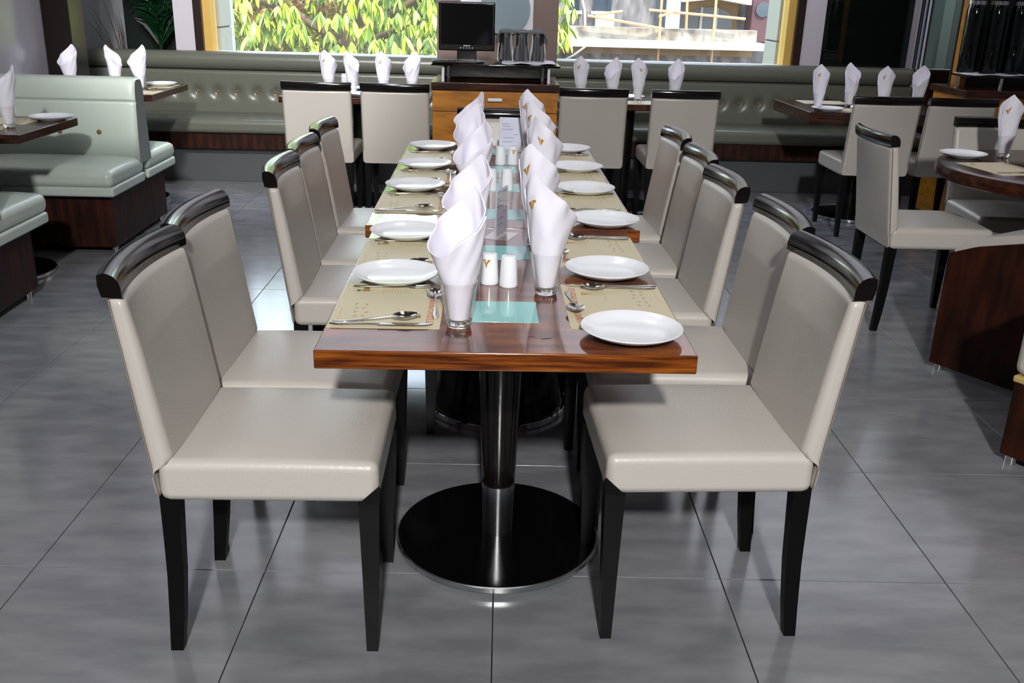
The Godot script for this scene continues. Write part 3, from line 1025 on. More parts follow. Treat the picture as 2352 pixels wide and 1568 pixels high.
func napkin_rows(v: int) -> Array:
	var q := RandomNumberGenerator.new()
	q.seed = 40 + v
	var ph := q.randf() * TAU
	var lean := q.randf_range(-0.15, 0.15)
	var rows := []
	var na := 64
	var turns := 1.28
	for i in 26:
		var t := i / 25.0
		var row := []
		for j in na:
			var a := TAU * turns * j / (na - 1) - 0.62 * PI
			var c := cos(a - 0.85 - lean)
			var da := absf(wrapf(a - 0.85 - lean, -PI, PI)) / PI
			var high := 0.290 - 0.118 * pow(da, 0.95) - 0.007 * (j / 64.0)
			var ear := pow(maxf(0.0, cos(a - PI - 0.5 - lean)), 7.0)
			high -= 0.014 * ear
			var y := 0.018 + (high - 0.018) * t
			var base := 0.0165 + 0.018 * clampf(y / 0.1, 0, 1)
			var up := clampf((y - 0.085) / 0.1, 0.0, 1.3)
			var r := base + up * (0.015 - 0.004 * maxf(0.0, c) * up) + 0.036 * ear * pow(up, 1.3)
			r -= 0.004 * (1.0 - float(j) / na) * (0.3 + 0.7 * clampf(up, 0, 1))
			r += (0.0014 * sin(3.0 * a + 9.0 * t + ph) + 0.0009 * sin(7.0 * a - 14.0 * t + ph)) * (0.25 + up)
			var off := Vector3(0.004, 0, -0.002) * up
			row.append(off + Vector3(cos(a) * r, y, -sin(a) * r))
		rows.append(row)
	return rows


func make_napkin(t: Node3D, v: int) -> void:
	var st := S()
	var rows := napkin_rows(v)
	patch(st, rows, false, false)
	# the same sheet a little further in, and the turned edge that joins them
	var inner := []
	for i in rows.size():
		var r := []
		for p in rows[i]: r.append(Vector3(p.x, p.y, p.z) - Vector3(p.x, 0, p.z).normalized() * 0.0028)
		inner.append(r)
	patch(st, inner, false, true)
	patch(st, [rows[-1], inner[-1]], false)
	var e1 := []; var e2 := []; var f1 := []; var f2 := []
	for i in rows.size():
		e1.append(rows[i][0]); e2.append(inner[i][0]); f1.append(rows[i][-1]); f2.append(inner[i][-1])
	patch(st, [e1, e2], false)
	patch(st, [f1, f2], false)
	# bottom tuck
	var c := Vector3(0, 0.0165, 0)
	for j in 63:
		tri(st, c, rows[0][j], rows[0][j + 1], Vector3.DOWN, Vector3.DOWN, Vector3.DOWN)
	obj("cloth", st, M.napkin, t)
	# the little printed emblem near the tip, on the outside
	var es := S()
	var jj := 19 if v != 2 else 24
	for w in [[0, 0, 2, 0, 1, -5], [0, 3, 1, 2, 1, -5]]:
		pass
	var P := func(i: float, j: float) -> Vector3:
		var i0 := int(i); var j0 := int(j)
		var fa := i - i0; var fb := j - j0
		var p: Vector3 = rows[i0][j0].lerp(rows[i0][j0 + 1], fb).lerp(rows[i0 + 1][j0].lerp(rows[i0 + 1][j0 + 1], fb), fa)
		return p + Vector3(p.x, 0, p.z).normalized() * 0.0012
	for q in [[Vector2(19.6, jj), Vector2(19.6, jj + 1.5), Vector2(17.4, jj + 2.0)], [Vector2(19.6, jj + 2.1), Vector2(20.1, jj + 4.0), Vector2(17.4, jj + 2.0)]]:
		var a: Vector3 = P.call(q[0].x, q[0].y); var b: Vector3 = P.call(q[1].x, q[1].y); var d: Vector3 = P.call(q[2].x, q[2].y)
		var n := Vector3(a.x, 0, a.z).normalized()
		tri(es, a, b, d, n, n, n)
	obj("emblem", es, M.emblem_gold, t)


# the emblem as a flat figure in x (width) and y (height), about 1 high
func emblem(st: SurfaceTool, xf: Transform3D) -> void:
	prism(st, [Vector2(-0.45, 0.5), Vector2(-0.1, 0.5), Vector2(-0.06, 0.3), Vector2(-0.3, 0.3)], 0.02, xf)
	prism(st, [Vector2(-0.27, 0.22), Vector2(-0.05, 0.22), Vector2(-0.02, 0.05), Vector2(-0.18, 0.05)], 0.02, xf)
	prism(st, [Vector2(0.0, 0.12), Vector2(0.16, 0.5), Vector2(0.5, 0.5), Vector2(0.12, 0.0), Vector2(0.0, -0.55), Vector2(-0.15, 0.0)], 0.02, xf)


func make_shaker(t: Node3D, marked: bool) -> void:
	obj("body", turned([Vector2(0, 0), Vector2(0.0215, 0), Vector2(0.0225, 0.0015), Vector2(0.0222, 0.006), Vector2(0.0186, 0.069), Vector2(0.0175, 0.0735), Vector2(0.014, 0.0752), Vector2(0, 0.0762)], 36), M.china, t)
	for k in (3 if not marked else 1):
		var a := TAU * k / 3.0
		obj("pouring_hole", turned([Vector2(0, 0), Vector2(0.0012, 0), Vector2(0.0010, 0.0004), Vector2(0, 0.0005)], 8, Vector3(0.006 * cos(a), 0.0757, 0.006 * sin(a))), M.lamp_shell, t)
	if marked:
		var st := S()
		emblem(st, Transform3D(Basis().scaled(Vector3.ONE * 0.021), Vector3(0, 0, 0)))
		var o := obj("emblem", st, M.emblem_gold, t)
		o.position = Vector3(-0.0075, 0.052, 0.0181)
		o.rotation = Vector3(-0.06, -0.4, 0)


# cutlery lies along +x from its handle's end (x = 0)
func cutlery_handle(st: SurfaceTool, l: float, w0: float, w1: float, h0: float, h1: float) -> void:
	var rings := []
	for i in 9:
		var t := i / 8.0
		var w := lerpf(w0, w1, smoothstep(0.0, 0.75, t)) * (0.45 if i == 0 else 1.0)
		var th := 0.0016
		var y := lerpf(h0, h1, t * t)
		var x := l * t
		var ring := []
		for k in 8:
			ring.append(Vector3(x, y + th * sin(TAU * k / 8), w * 0.5 * cos(TAU * k / 8)))
		rings.append(ring)
	loft(st, rings)


func make_spoon(t: Node3D) -> void:
	var st := S()
	cutlery_handle(st, 0.125, 0.016, 0.0055, 0.003, 0.012)
	obj("handle", st, M.cutlery, t)
	st = S()
	for sd in [0.0, 0.0014]:
		var rows := []
		for i in 10:
			var s := i / 9.0
			var hw := 0.0205 * pow(sin(PI * pow(s * 0.985 + 0.01, 0.85)), 0.75)
			var row := []
			for k in 9:
				var u := k / 4.0 - 1.0
				var cup := 0.0085 * (1.0 - u * u) * sin(PI * s)
				row.append(Vector3(0.122 + 0.062 * s, 0.0125 - cup - sd + 0.003 * s, hw * u))
			rows.append(row)
		patch(st, rows, false, sd == 0.0)
	obj("bowl", st, M.cutlery, t)


func make_fork(t: Node3D) -> void:
	var st := S()
	cutlery_handle(st, 0.12, 0.016, 0.006, 0.0025, 0.0055)
	obj("handle", st, M.cutlery, t)
	st = S()
	var rows := []
	for i in 6:
		var s := i / 5.0
		rows.append([])
		for k in 8:
			rows[i].append(Vector3(0.118 + 0.028 * s, 0.0055 - 0.003 * sin(s * 1.6) + 0.0012 * sin(TAU * k / 8), lerpf(0.003, 0.0115, smoothstep(0, 1, s)) * cos(TAU * k / 8)))
	loft(st, rows)
	for k in 4:
		var z := -0.0093 + 0.0062 * k
		var p := []
		for i in 5:
			var s := i / 4.0
			p.append(Vector3(0.145 + 0.045 * s, 0.0026 + 0.006 * s * s, z * (1.0 + 0.05 * s)))
		tube(st, p, [0.0019, 0.0018, 0.0016, 0.0013, 0.0006], 6)
	obj("tines", st, M.cutlery, t)


func make_knife(t: Node3D) -> void:
	var st := S()
	cutlery_handle(st, 0.105, 0.015, 0.009, 0.004, 0.004)
	obj("handle", st, M.cutlery, t)
	st = S()
	var rings := []
	for i in 9:
		var s := i / 8.0
		var w := 0.0085 * (1.0 if s < 0.75 else sqrt(maxf(0.02, 1.0 - pow((s - 0.75) / 0.26, 2.0))))
		rings.append([Vector3(0.1 + 0.115 * s, 0.0048, -0.006), Vector3(0.1 + 0.115 * s, 0.0048, -0.006 + w * 1.6), Vector3(0.1 + 0.115 * s, 0.0034, -0.006 + w * 1.65), Vector3(0.1 + 0.115 * s, 0.0032, -0.006)])
	loft(st, rings, false)
	obj("blade", st, M.cutlery, t)


func make_mat(t: Node3D) -> void:
	# diner on the -x side: u along x (from the diner), v along z (from the diner's left, which is -z)
	var st := S()
	var hx := 0.117; var hz := 0.16
	var h := 0.0012
	quad(st, Vector3(-hx, h, -hz), Vector3(hx, h, -hz), Vector3(hx, h, hz), Vector3(-hx, h, hz), Vector3.UP)
	obj("printed_sheet", st, M.mat_paper, t)
	obj("paper_edge", span(Vector3(-hx - 0.0006, 0, -hz - 0.0006), Vector3(hx + 0.0006, 0.0010, hz + 0.0006), 0.0003), M.mat_edge, t)
	var tm := TextMesh.new()
	tm.text = "THANG GROUP'S OUTLETS"
	var sf := SystemFont.new()
	sf.font_names = PackedStringArray(["Droid Sans"])
	tm.font = sf
	tm.font_size = 20
	tm.pixel_size = 0.001
	tm.depth = 0.0002
	var o := MeshInstance3D.new()
	o.name = "printed_title"
	o.mesh = tm
	o.material_override = M.print_red
	t.add_child(o, true)
	var w: float = tm.get_aabb().size.x
	# reads along z, upright for a reader on the +x... side as in the photograph
	o.transform = Transform3D(Basis(Vector3(0, 0, -1), Vector3(1, 0, 0), Vector3(0, 1, 0)).rotated(Vector3.UP, PI) * Basis().scaled(Vector3(0.26 / w, 1.0, 1.0)), Vector3(0.095, h + 0.0003, 0.0))
	var es := S()
	emblem(es, Transform3D(Basis(Vector3(0, 0, 1), Vector3(1, 0, 0), Vector3(0, 1, 0)) * Basis().scaled(Vector3.ONE * 0.024), Vector3(0.062, h + 0.0001, 0.085)))
	obj("emblem", es, M.emblem_gold, t)


const NTH := ["nearest", "second", "third", "fourth", "farthest"]


func setting(side: int, i: int, zm: float, xm: float, plate: Vector2, gl: Vector2, nv: int, nturn: float) -> void:
	var turn := 0.0 if side < 0 else PI
	var sn := "left" if side < 0 else "right"
	var who: String
	if i == 0: who = "at the long table's nearest %s place" % sn
	elif i == 4: who = "at the long table's farthest %s place" % sn
	else: who = "at the long table's %s %s place from the front" % [NTH[i], sn]
	var y := 0.75
	var B := Basis(Vector3.UP, turn)
	var o := Vector3(xm, y, zm)
	put("placemat", make_mat, "beige printed paper placemat %s" % who, "placemat", "placemats on the long table", o, turn)
	put("plate", make_plate, "round white china plate %s" % who, "plate", "plates on the long table", Vector3(plate.x, y, plate.y), 0.0)
	put("fork", make_fork, "steel fork %s" % who, "fork", "forks on the long table", o + B * Vector3(-0.098, 0.0014, -0.127), turn + 0.01)
	put("knife", make_knife, "steel table knife %s" % who, "knife", "knives on the long table", o + B * Vector3(-0.112, 0.0014, 0.146), turn)
	put("spoon", make_spoon, "steel soup spoon beside the knife %s" % who, "spoon", "soup spoons on the long table", o + B * Vector3(-0.108, 0.0016, 0.134), turn + 0.14)
	put("dessert_spoon", make_spoon, "dessert spoon across the mat %s" % who, "spoon", "dessert spoons on the long table", o + B * Vector3(0.106, 0.0014, 0.10), turn + PI / 2 + 0.05)
	put("tumbler_glass", make_glass, "clear tumbler holding the napkin %s" % who, "glass", "tumblers on the long table", Vector3(gl.x, y + 0.0004, gl.y), 0.0)
	put("napkin_v%d" % nv, make_napkin.bind(nv), "white folded napkin in the tumbler %s" % who, "napkin", "napkins on the long table", Vector3(gl.x, y + 0.0006, gl.y), turn + nturn, "napkin")


# a single square table: slab, two inset glass squares, turned pedestal
func square_table(called: String, label: String, x0: float, x1: float, z0: float, z1: float, insets: Array, black: bool) -> Node3D:
	var t := thing(called, label, "table", Vector3(0, 0, 0), 0.0)
	var st := S()
	rbox(st, Vector3((x0 + x1) / 2, 0.7305, (z0 + z1) / 2), Vector3(x1 - x0, 0.039, z1 - z0), 0.003)
	obj("tabletop", st, M.table_wood, t)
	for c in insets:
		obj("inset_panel", bx(Vector3(c.x, 0.7499, c.y), Vector3(0.143, 0.0016, 0.146), 0.0006), M.aqua_glass, t)
	return t


func long_table() -> void:
	var t := square_table("dining_table", "glossy brown wooden dining table nearest the camera, on a black pedestal with a round base", -0.376, 0.376, -1.052, 0.0, [Vector2(0.0, -0.258), Vector2(0.005, -0.77)], false)
	var zc := -0.54
	obj("pedestal", turned([Vector2(0.0415, 0.178), Vector2(0.0445, 0.19), Vector2(0.062, 0.711), Vector2(0, 0.711)], 40, Vector3(0, 0, zc)), M.lacquer, t)
	obj("steel_sleeve", turned([Vector2(0.040, 0.028), Vector2(0.0445, 0.178), Vector2(0.0, 0.178)], 40, Vector3(0, 0, zc)), M.steel, t)
	obj("base_rim", turned([Vector2(0, 0.010), Vector2(0.268, 0.010), Vector2(0.2735, 0.013), Vector2(0.2735, 0.026), Vector2(0.271, 0.0285), Vector2(0.2, 0.0285)], 80, Vector3(0, 0, zc)), M.steel, t)
	obj("base_plate", turned([Vector2(0.2695, 0.0284), Vector2(0.268, 0.0298), Vector2(0, 0.033)], 80, Vector3(0, 0, zc)), M.base_black, t)
	for k in 4:
		var a := TAU * (k + 0.5) / 4
		obj("leveling_foot", turned([Vector2(0, 0), Vector2(0.014, 0), Vector2(0.014, 0.011), Vector2(0, 0.011)], 10, Vector3(0.24 * cos(a), 0, zc + 0.24 * sin(a))), M.base_black, t)
	for q in [[0.082, -0.088, 0.012, 0.3], [0.052, -0.099, 0.008, -0.2]]:
		var sk := obj("dark_nick", turned([Vector2(0, 0), Vector2(1, 0), Vector2(0, 0.0002)], 14), M.base_black, t)
		sk.transform = Transform3D(Basis(Vector3.UP, q[3]) * Basis().scaled(Vector3(q[2], 1, q[2] * 0.3)), Vector3(q[0], 0.7501, q[1]))
	# two square tables behind it
	var n := 0
	for q in [[-1.058, -1.878, "brown square dining table in the middle of the long row, on a round drum base"], [-1.882, -2.70, "brown square dining table at the window end of the long row"]]:
		var c: float = (q[0] + q[1]) / 2
		var s := square_table("dining_table", q[2], -0.404, 0.42, q[1], q[0], [Vector2(0.003, c + 0.222), Vector2(0.003, c - 0.222)], true)
		obj("drum_base", turned([Vector2(0, 0.012), Vector2(0.24, 0.012), Vector2(0.235, 0.05), Vector2(0.21, 0.2), Vector2(0.12, 0.45), Vector2(0.08, 0.711), Vector2(0, 0.711)], 56, Vector3(0.006, 0, c)), M.base_black, s)
		obj("base_rim", turned([Vector2(0.2, 0), Vector2(0.25, 0), Vector2(0.253, 0.003), Vector2(0.253, 0.02), Vector2(0.25, 0.023), Vector2(0.236, 0.023)], 64, Vector3(0.006, 0, c)), M.chrome, s)
	# place settings: zm, xm, plate, glass, napkin variant, napkin turn
	setting(-1, 0, -0.295, -0.255, Vector2(-0.259, -0.494), Vector2(-0.098, -0.155), 0, 0.0)
	setting(-1, 1, -0.735, -0.255, Vector2(-0.268, -0.93), Vector2(-0.088, -0.585), 1, 0.12)
	setting(-1, 2, -1.40, -0.285, Vector2(-0.296, -1.63), Vector2(-0.082, -1.25), 2, -0.05)
	setting(-1, 3, -1.86, -0.28, Vector2(-0.288, -2.08), Vector2(-0.105, -1.72), 0, 0.18)
	setting(-1, 4, -2.32, -0.28, Vector2(-0.285, -2.565), Vector2(-0.112, -2.2), 1, -0.4)
	setting(1, 0, -0.312, 0.255, Vector2(0.259, -0.111), Vector2(0.098, -0.40), 1, 0.0)
	setting(1, 1, -0.80, 0.258, Vector2(0.261, -0.568), Vector2(0.098, -0.86), 0, 0.1)
	setting(1, 2, -1.455, 0.295, Vector2(0.321, -1.13), Vector2(0.145, -1.47), 2, 0.0)
	setting(1, 3, -1.90, 0.29, Vector2(0.308, -1.63), Vector2(0.155, -1.98), 1, 0.0)
	setting(1, 4, -2.32, 0.29, Vector2(0.316, -2.08), Vector2(0.145, -2.40), 0, 0.15)
	put("plate", make_plate, "round white china plate at the far right corner of the long table", "plate", "plates on the long table", Vector3(0.314, 0.75, -2.56), 0.0)
	# salt and pepper
	n = 0
	for p in [[-0.034, -0.478, 0.012, -0.458, "nearest", true], [-0.028, -1.645, 0.03, -1.65, "middle", false], [0.012, -2.18, 0.062, -2.19, "farthest", false]]:
		var y := 0.7502
		put("shaker_marked" if (n != 1) else "shaker_plain", make_shaker.bind(n != 1), ("white shaker with a gold emblem" if n != 1 else "plain white china salt shaker") + ", left of the long table's %s pair" % p[4] if n != 2 else "white shaker with a gold emblem, right of the long table's farthest pair", "shaker", "salt and pepper shakers", Vector3(p[0] if n != 2 else p[2], y, p[1] if n != 2 else p[3]), 0.0 if n == 0 else 0.5, "shaker")
		put("shaker_plain", make_shaker.bind(false), "plain white china shaker, %s of the long table's %s pair" % ["right" if n != 2 else "left", p[4]], "shaker", "salt and pepper shakers", Vector3(p[2] if n != 2 else p[0], y, p[3] if n != 2 else p[1]), 0.0, "shaker")
		n += 1
	# acrylic menu stands
	menu_stand(Vector3(0.0, 0.7502, -0.955), 1.22, 0.10, 0.135, "clear acrylic menu stand turned edge-on between napkins on the long table")
	menu_stand(Vector3(0.06, 0.7502, -2.55), -0.12, 0.104, 0.14, "clear acrylic menu stand facing the camera at the far end of the long table")
	# chairs
	var nm := ["nearest the camera", "second from the camera", "third from the camera", "fourth from the camera", "nearest the windows"]
	n = 0
	for p in [[-0.495, -0.252, 0.0], [-0.505, -0.672, -0.02], [-0.433, -1.385, 0.02], [-0.445, -1.83, 0.0], [-0.452, -2.34, -0.02]]:
		chair(p[0], p[1], p[2], "cream black-railed dining chair left of the long table, %s" % nm[n], "chairs along the long table")
		n += 1
	n = 0
	for p in [[0.452, -0.31, 0.035], [0.478, -0.775, 0.0], [0.445, -1.285, 0.02], [0.468, -1.79, 0.0], [0.475, -2.31, 0.02]]:
		chair(p[0], p[1], PI + p[2], "cream black-railed dining chair right of the long table, %s" % nm[n], "chairs along the long table")
		n += 1
	chair(0.02, -2.72, -PI / 2, "cream dining chair at the head of the long table, facing the camera", "chairs along the long table")


func menu_stand(at: Vector3, turn: float, w: float, h: float, label: String) -> void:
	var t := thing("menu_stand", label, "menu stand", at, turn, "acrylic menu stands")
	obj("panel", bx(Vector3(0, h / 2 + 0.002, 0.003), Vector3(w, h, 0.0022), 0.0006), M.acrylic, t)
	obj("panel", bx(Vector3(0, h / 2 + 0.002, -0.003), Vector3(w, h, 0.0022), 0.0006), M.acrylic, t)
	obj("foot", bx(Vector3(0, 0.0012, 0), Vector3(w, 0.0024, 0.075), 0.0006), M.acrylic, t)
	var sh := obj("menu_card", bx(Vector3(0, h / 2 + 0.006, 0), Vector3(w - 0.004, h, 0.0012), 0.0004), M.paper, t)
	for k in [[-0.03, 0.118, 0.03], [-0.026, 0.108, 0.034], [-0.02, 0.094, 0.05], [0.015, 0.072, 0.02], [-0.015, 0.058, 0.05], [-0.02, 0.04, 0.044]]:
		obj("printed_line", bx(Vector3(k[0] + 0.006, k[1] * h / 0.14, 0.0008), Vector3(k[2], 0.0026, 0.0004), 0.0001), M.paper_ink, sh)


# ------------------------------------------------------------------ tables at the back and sides
func far_table(called: String, label: String, a: Vector3, b: Vector3, th: float, m: String) -> Node3D:
	var t := thing(called, label, "table")
	obj("tabletop", span(Vector3(a.x, 0.75 - th, a.z), Vector3(b.x, 0.75, b.z), 0.004), M[m], t)
	var c := (a + b) / 2
	obj("pedestal", turned([Vector2(0.045, 0.03), Vector2(0.06, 0.75 - th), Vector2(0, 0.75 - th)], 24, Vector3(c.x, 0, c.z)), M.leg_black, t)
	obj("base_plate", turned([Vector2(0, 0.0), Vector2(0.25, 0.0), Vector2(0.25, 0.02), Vector2(0.0, 0.032)], 40, Vector3(c.x, 0, c.z)), M.base_black, t)
	obj("base_rim", turned([Vector2(0.245, 0.004), Vector2(0.254, 0.004), Vector2(0.254, 0.021), Vector2(0.245, 0.022)], 40, Vector3(c.x, 0, c.z)), M.chrome, t)
	return t


func far_napkin(x: float, z: float, turn: float, v: int, where: String) -> void:
	put("tumbler_glass", make_glass, "napkin's clear tumbler %s" % where, "glass", "tumblers on the side tables", Vector3(x, 0.7504, z), 0.0)
	put("napkin_v%d" % v, make_napkin.bind(v), "white folded napkin %s" % where, "napkin", "napkins on the side tables", Vector3(x, 0.7506, z), turn, "napkin")


func far_mat(x: float, z: float, turn: float, where: String) -> void:
	put("placemat", make_mat, "beige printed paper placemat %s" % where, "placemat", "placemats on the side tables", Vector3(x, 0.75, z), turn)


func far_plate(x: float, z: float, where: String) -> void:
	put("plate", make_plate, "round white china plate %s" % where, "plate", "plates on the side tables", Vector3(x, 0.75, z), 0.0)


func back_tables() -> void:
	# behind the row, left of the station: chairs with their backs to us
	far_table("bench_table", "dark brown table between bench and cream chairs, left of the service station", Vector3(-1.395, 0, -5.3), Vector3(-0.42, 0, -4.62), 0.04, "dark_wood")
	far_table("bench_table", "dark brown table between bench and cream chairs, right of the service station", Vector3(0.42, 0, -5.3), Vector3(1.41, 0, -4.62), 0.04, "dark_wood")
	far_table("bench_table", "dark thick edged table by the window bench at the right", Vector3(2.01, 0, -5.24), Vector3(3.0, 0, -4.42), 0.078, "dark_wood")
	far_table("booth_table", "dark brown table between the two left booths", Vector3(-2.85, 0, -3.36), Vector3(-2.17, 0, -2.70), 0.042, "dark_wood")
	far_table("booth_table", "dark brown table behind the tall left booth, near the windows", Vector3(-2.85, 0, -5.29), Vector3(-2.17, 0, -4.52), 0.042, "dark_wood")
	var g := "chairs with their backs to the camera"
	chair(-1.078, -4.49, PI / 2, "cream chair seen from behind, leftmost of the pair left of the service station", g)
	chair(-0.606, -4.50, PI / 2, "cream chair seen from behind, touching the left side of the service station", g)
	chair(0.602, -4.49, PI / 2, "cream chair seen from behind, touching the right side of the service station", g)
	chair(1.166, -4.50, PI / 2, "cream chair seen from behind, second to the right of the service station", g)
	chair(2.385, -4.42, PI / 2, "cream chair seen from behind at the left of the dark thick edged table", g)
	chair(2.85, -4.42, PI / 2, "cream chair seen from behind at the right of the dark thick edged table", g)
	chair(1.97, -2.54, 0.0, "cream chair seen from its side, pushed up to the round table", "chairs at the round table")
	chair(2.5, -2.82, -PI / 2 - 0.1, "cream chair facing the camera behind the round table", "chairs at the round table")
	# napkins, plates and mats there: x, z, turn, variant
	var w := "on the table left of the station"
	far_napkin(-1.10, -4.83, PI + 0.5, 1, w + ", leftmost of four")
	far_napkin(-0.93, -4.72, PI / 2, 2, w + ", second of four from the left")
	far_napkin(-0.735, -4.83, PI + 0.5, 0, w + ", third of four from the left")
	far_napkin(-0.545, -4.80, 0.4, 1, w + ", rightmost of four")
	far_mat(-1.12, -5.1, -PI / 2, w + ", left, by the bench")
	far_mat(-0.7, -5.1, -PI / 2, w + ", right, by the bench")
	far_plate(-0.88, -5.12, w + ", by the bench")
	far_plate(-0.86, -4.74, w + ", between the two chairs")
	menu_stand(Vector3(-1.0, 0.7502, -4.93), 0.2, 0.06, 0.12, "small acrylic menu stand on the table left of the service station")
	w = "on the table right of the station"
	far_napkin(0.58, -4.85, PI + 0.4, 0, w + ", leftmost of four")
	far_napkin(0.775, -4.72, 0.3, 1, w + ", second of four from the left")
	far_napkin(0.965, -4.82, PI + 0.3, 2, w + ", third of four from the left")
	far_napkin(1.19, -4.72, 0.3, 0, w + ", rightmost of four")
	far_plate(0.93, -4.98, w + ", between the two chairs")
	far_mat(0.9, -4.74, PI / 2, w + ", between the two chairs")
	w = "on the dark thick edged table"
	far_napkin(2.12, -4.62, PI + 0.3, 1, w + ", leftmost of four")
	far_napkin(2.385, -4.78, 0.9, 2, w + ", second of four from the left")
	far_napkin(2.54, -4.6, PI + 0.2, 0, w + ", third of four from the left")
	far_napkin(2.80, -4.68, 0.2, 1, w + ", rightmost of four")
	far_plate(2.155, -4.52, w + ", at the corner")
	far_mat(2.35, -4.58, PI / 2, w + ", in front of the left chair")
	far_mat(2.3, -5.05, -PI / 2, w + ", by the bench")
	far_plate(2.6, -5.05, w + ", by the bench")
	w = "on the table between the two left booths"
	far_napkin(-2.32, -2.94, -0.2, 1, w + ", nearest the aisle")
	far_mat(-2.46, -3.16, PI / 2, w + ", far side")
	far_mat(-2.48, -2.86, -PI / 2, w + ", near side")
	far_plate(-2.25, -3.24, w + ", by the aisle")
	put("spoon", make_spoon, "steel spoon beside the tumbler %s" % w, "spoon", "spoons on the side tables", Vector3(-2.36, 0.752, -2.84), 2.9)
	w = "on the table behind the tall left booth"
	far_napkin(-2.325, -4.78, 0.2, 0, w + ", nearest the aisle")
	far_napkin(-2.46, -4.72, 2.0, 2, w + ", second from the aisle")
	far_napkin(-2.725, -4.66, 0.5, 1, w + ", beside the glossy wall")
	far_mat(-2.33, -4.66, -PI / 2, w + ", near the aisle")
	far_mat(-2.36, -5.1, PI / 2, w + ", by the bench")
	far_plate(-2.30, -5.12, w + ", by the aisle")
	put("spoon", make_spoon, "steel spoon beside the tumbler %s" % w, "spoon", "spoons on the side tables", Vector3(-2.38, 0.752, -4.7), 0.5)
	# the round table
	var t := thing("round_table", "dark round table with a thick edge at the right edge of the photo", "table", Vector3(2.55, 0, -2.39))
	obj("tabletop", turned([Vector2(0, 0.68), Vector2(0.55, 0.68), Vector2(0.575, 0.69), Vector2(0.582, 0.715), Vector2(0.575, 0.742), Vector2(0.55, 0.75), Vector2(0, 0.75)], 72), M.dark_wood, t)
	obj("pedestal", turned([Vector2(0.05, 0.03), Vector2(0.07, 0.69), Vector2(0, 0.69)], 24), M.leg_black, t)
	obj("base_plate", turned([Vector2(0, 0), Vector2(0.28, 0), Vector2(0.28, 0.02), Vector2(0, 0.034)], 40), M.base_black, t)
	w = "on the round table"
	far_mat(2.19, -2.35, 0.15, w + ", left side")
	far_plate(2.16, -2.66, w + ", left side")
	far_napkin(2.37, -2.70, PI + 0.1, 0, w + ", in front of the chair facing the camera")
	far_napkin(2.29, -2.27, PI + 0.6, 1, w + ", nearest the camera")
	put("knife", make_knife, "steel table knife %s" % w, "knife", "knives on the side tables", Vector3(2.1, 0.7514, -2.22), 0.15)


# ------------------------------------------------------------------ service stations
func jug(t: Node3D) -> void:
	obj("body", turned([Vector2(0, 0), Vector2(0.044, 0), Vector2(0.0495, 0.006), Vector2(0.049, 0.04), Vector2(0.038, 0.13), Vector2(0.037, 0.16), Vector2(0.043, 0.178), Vector2(0.041, 0.178), Vector2(0.0, 0.165)], 32), M.chrome, t)
	var h := S()
	var pts := []
	for i in 9:
		var a := -PI / 2 + PI * i / 8
		pts.append(Vector3(0.042 + 0.036 * cos(a), 0.1 + 0.058 * sin(a), 0))
	tube(h, pts, 0.0045, 8)
	obj("handle", h, M.chrome, t)


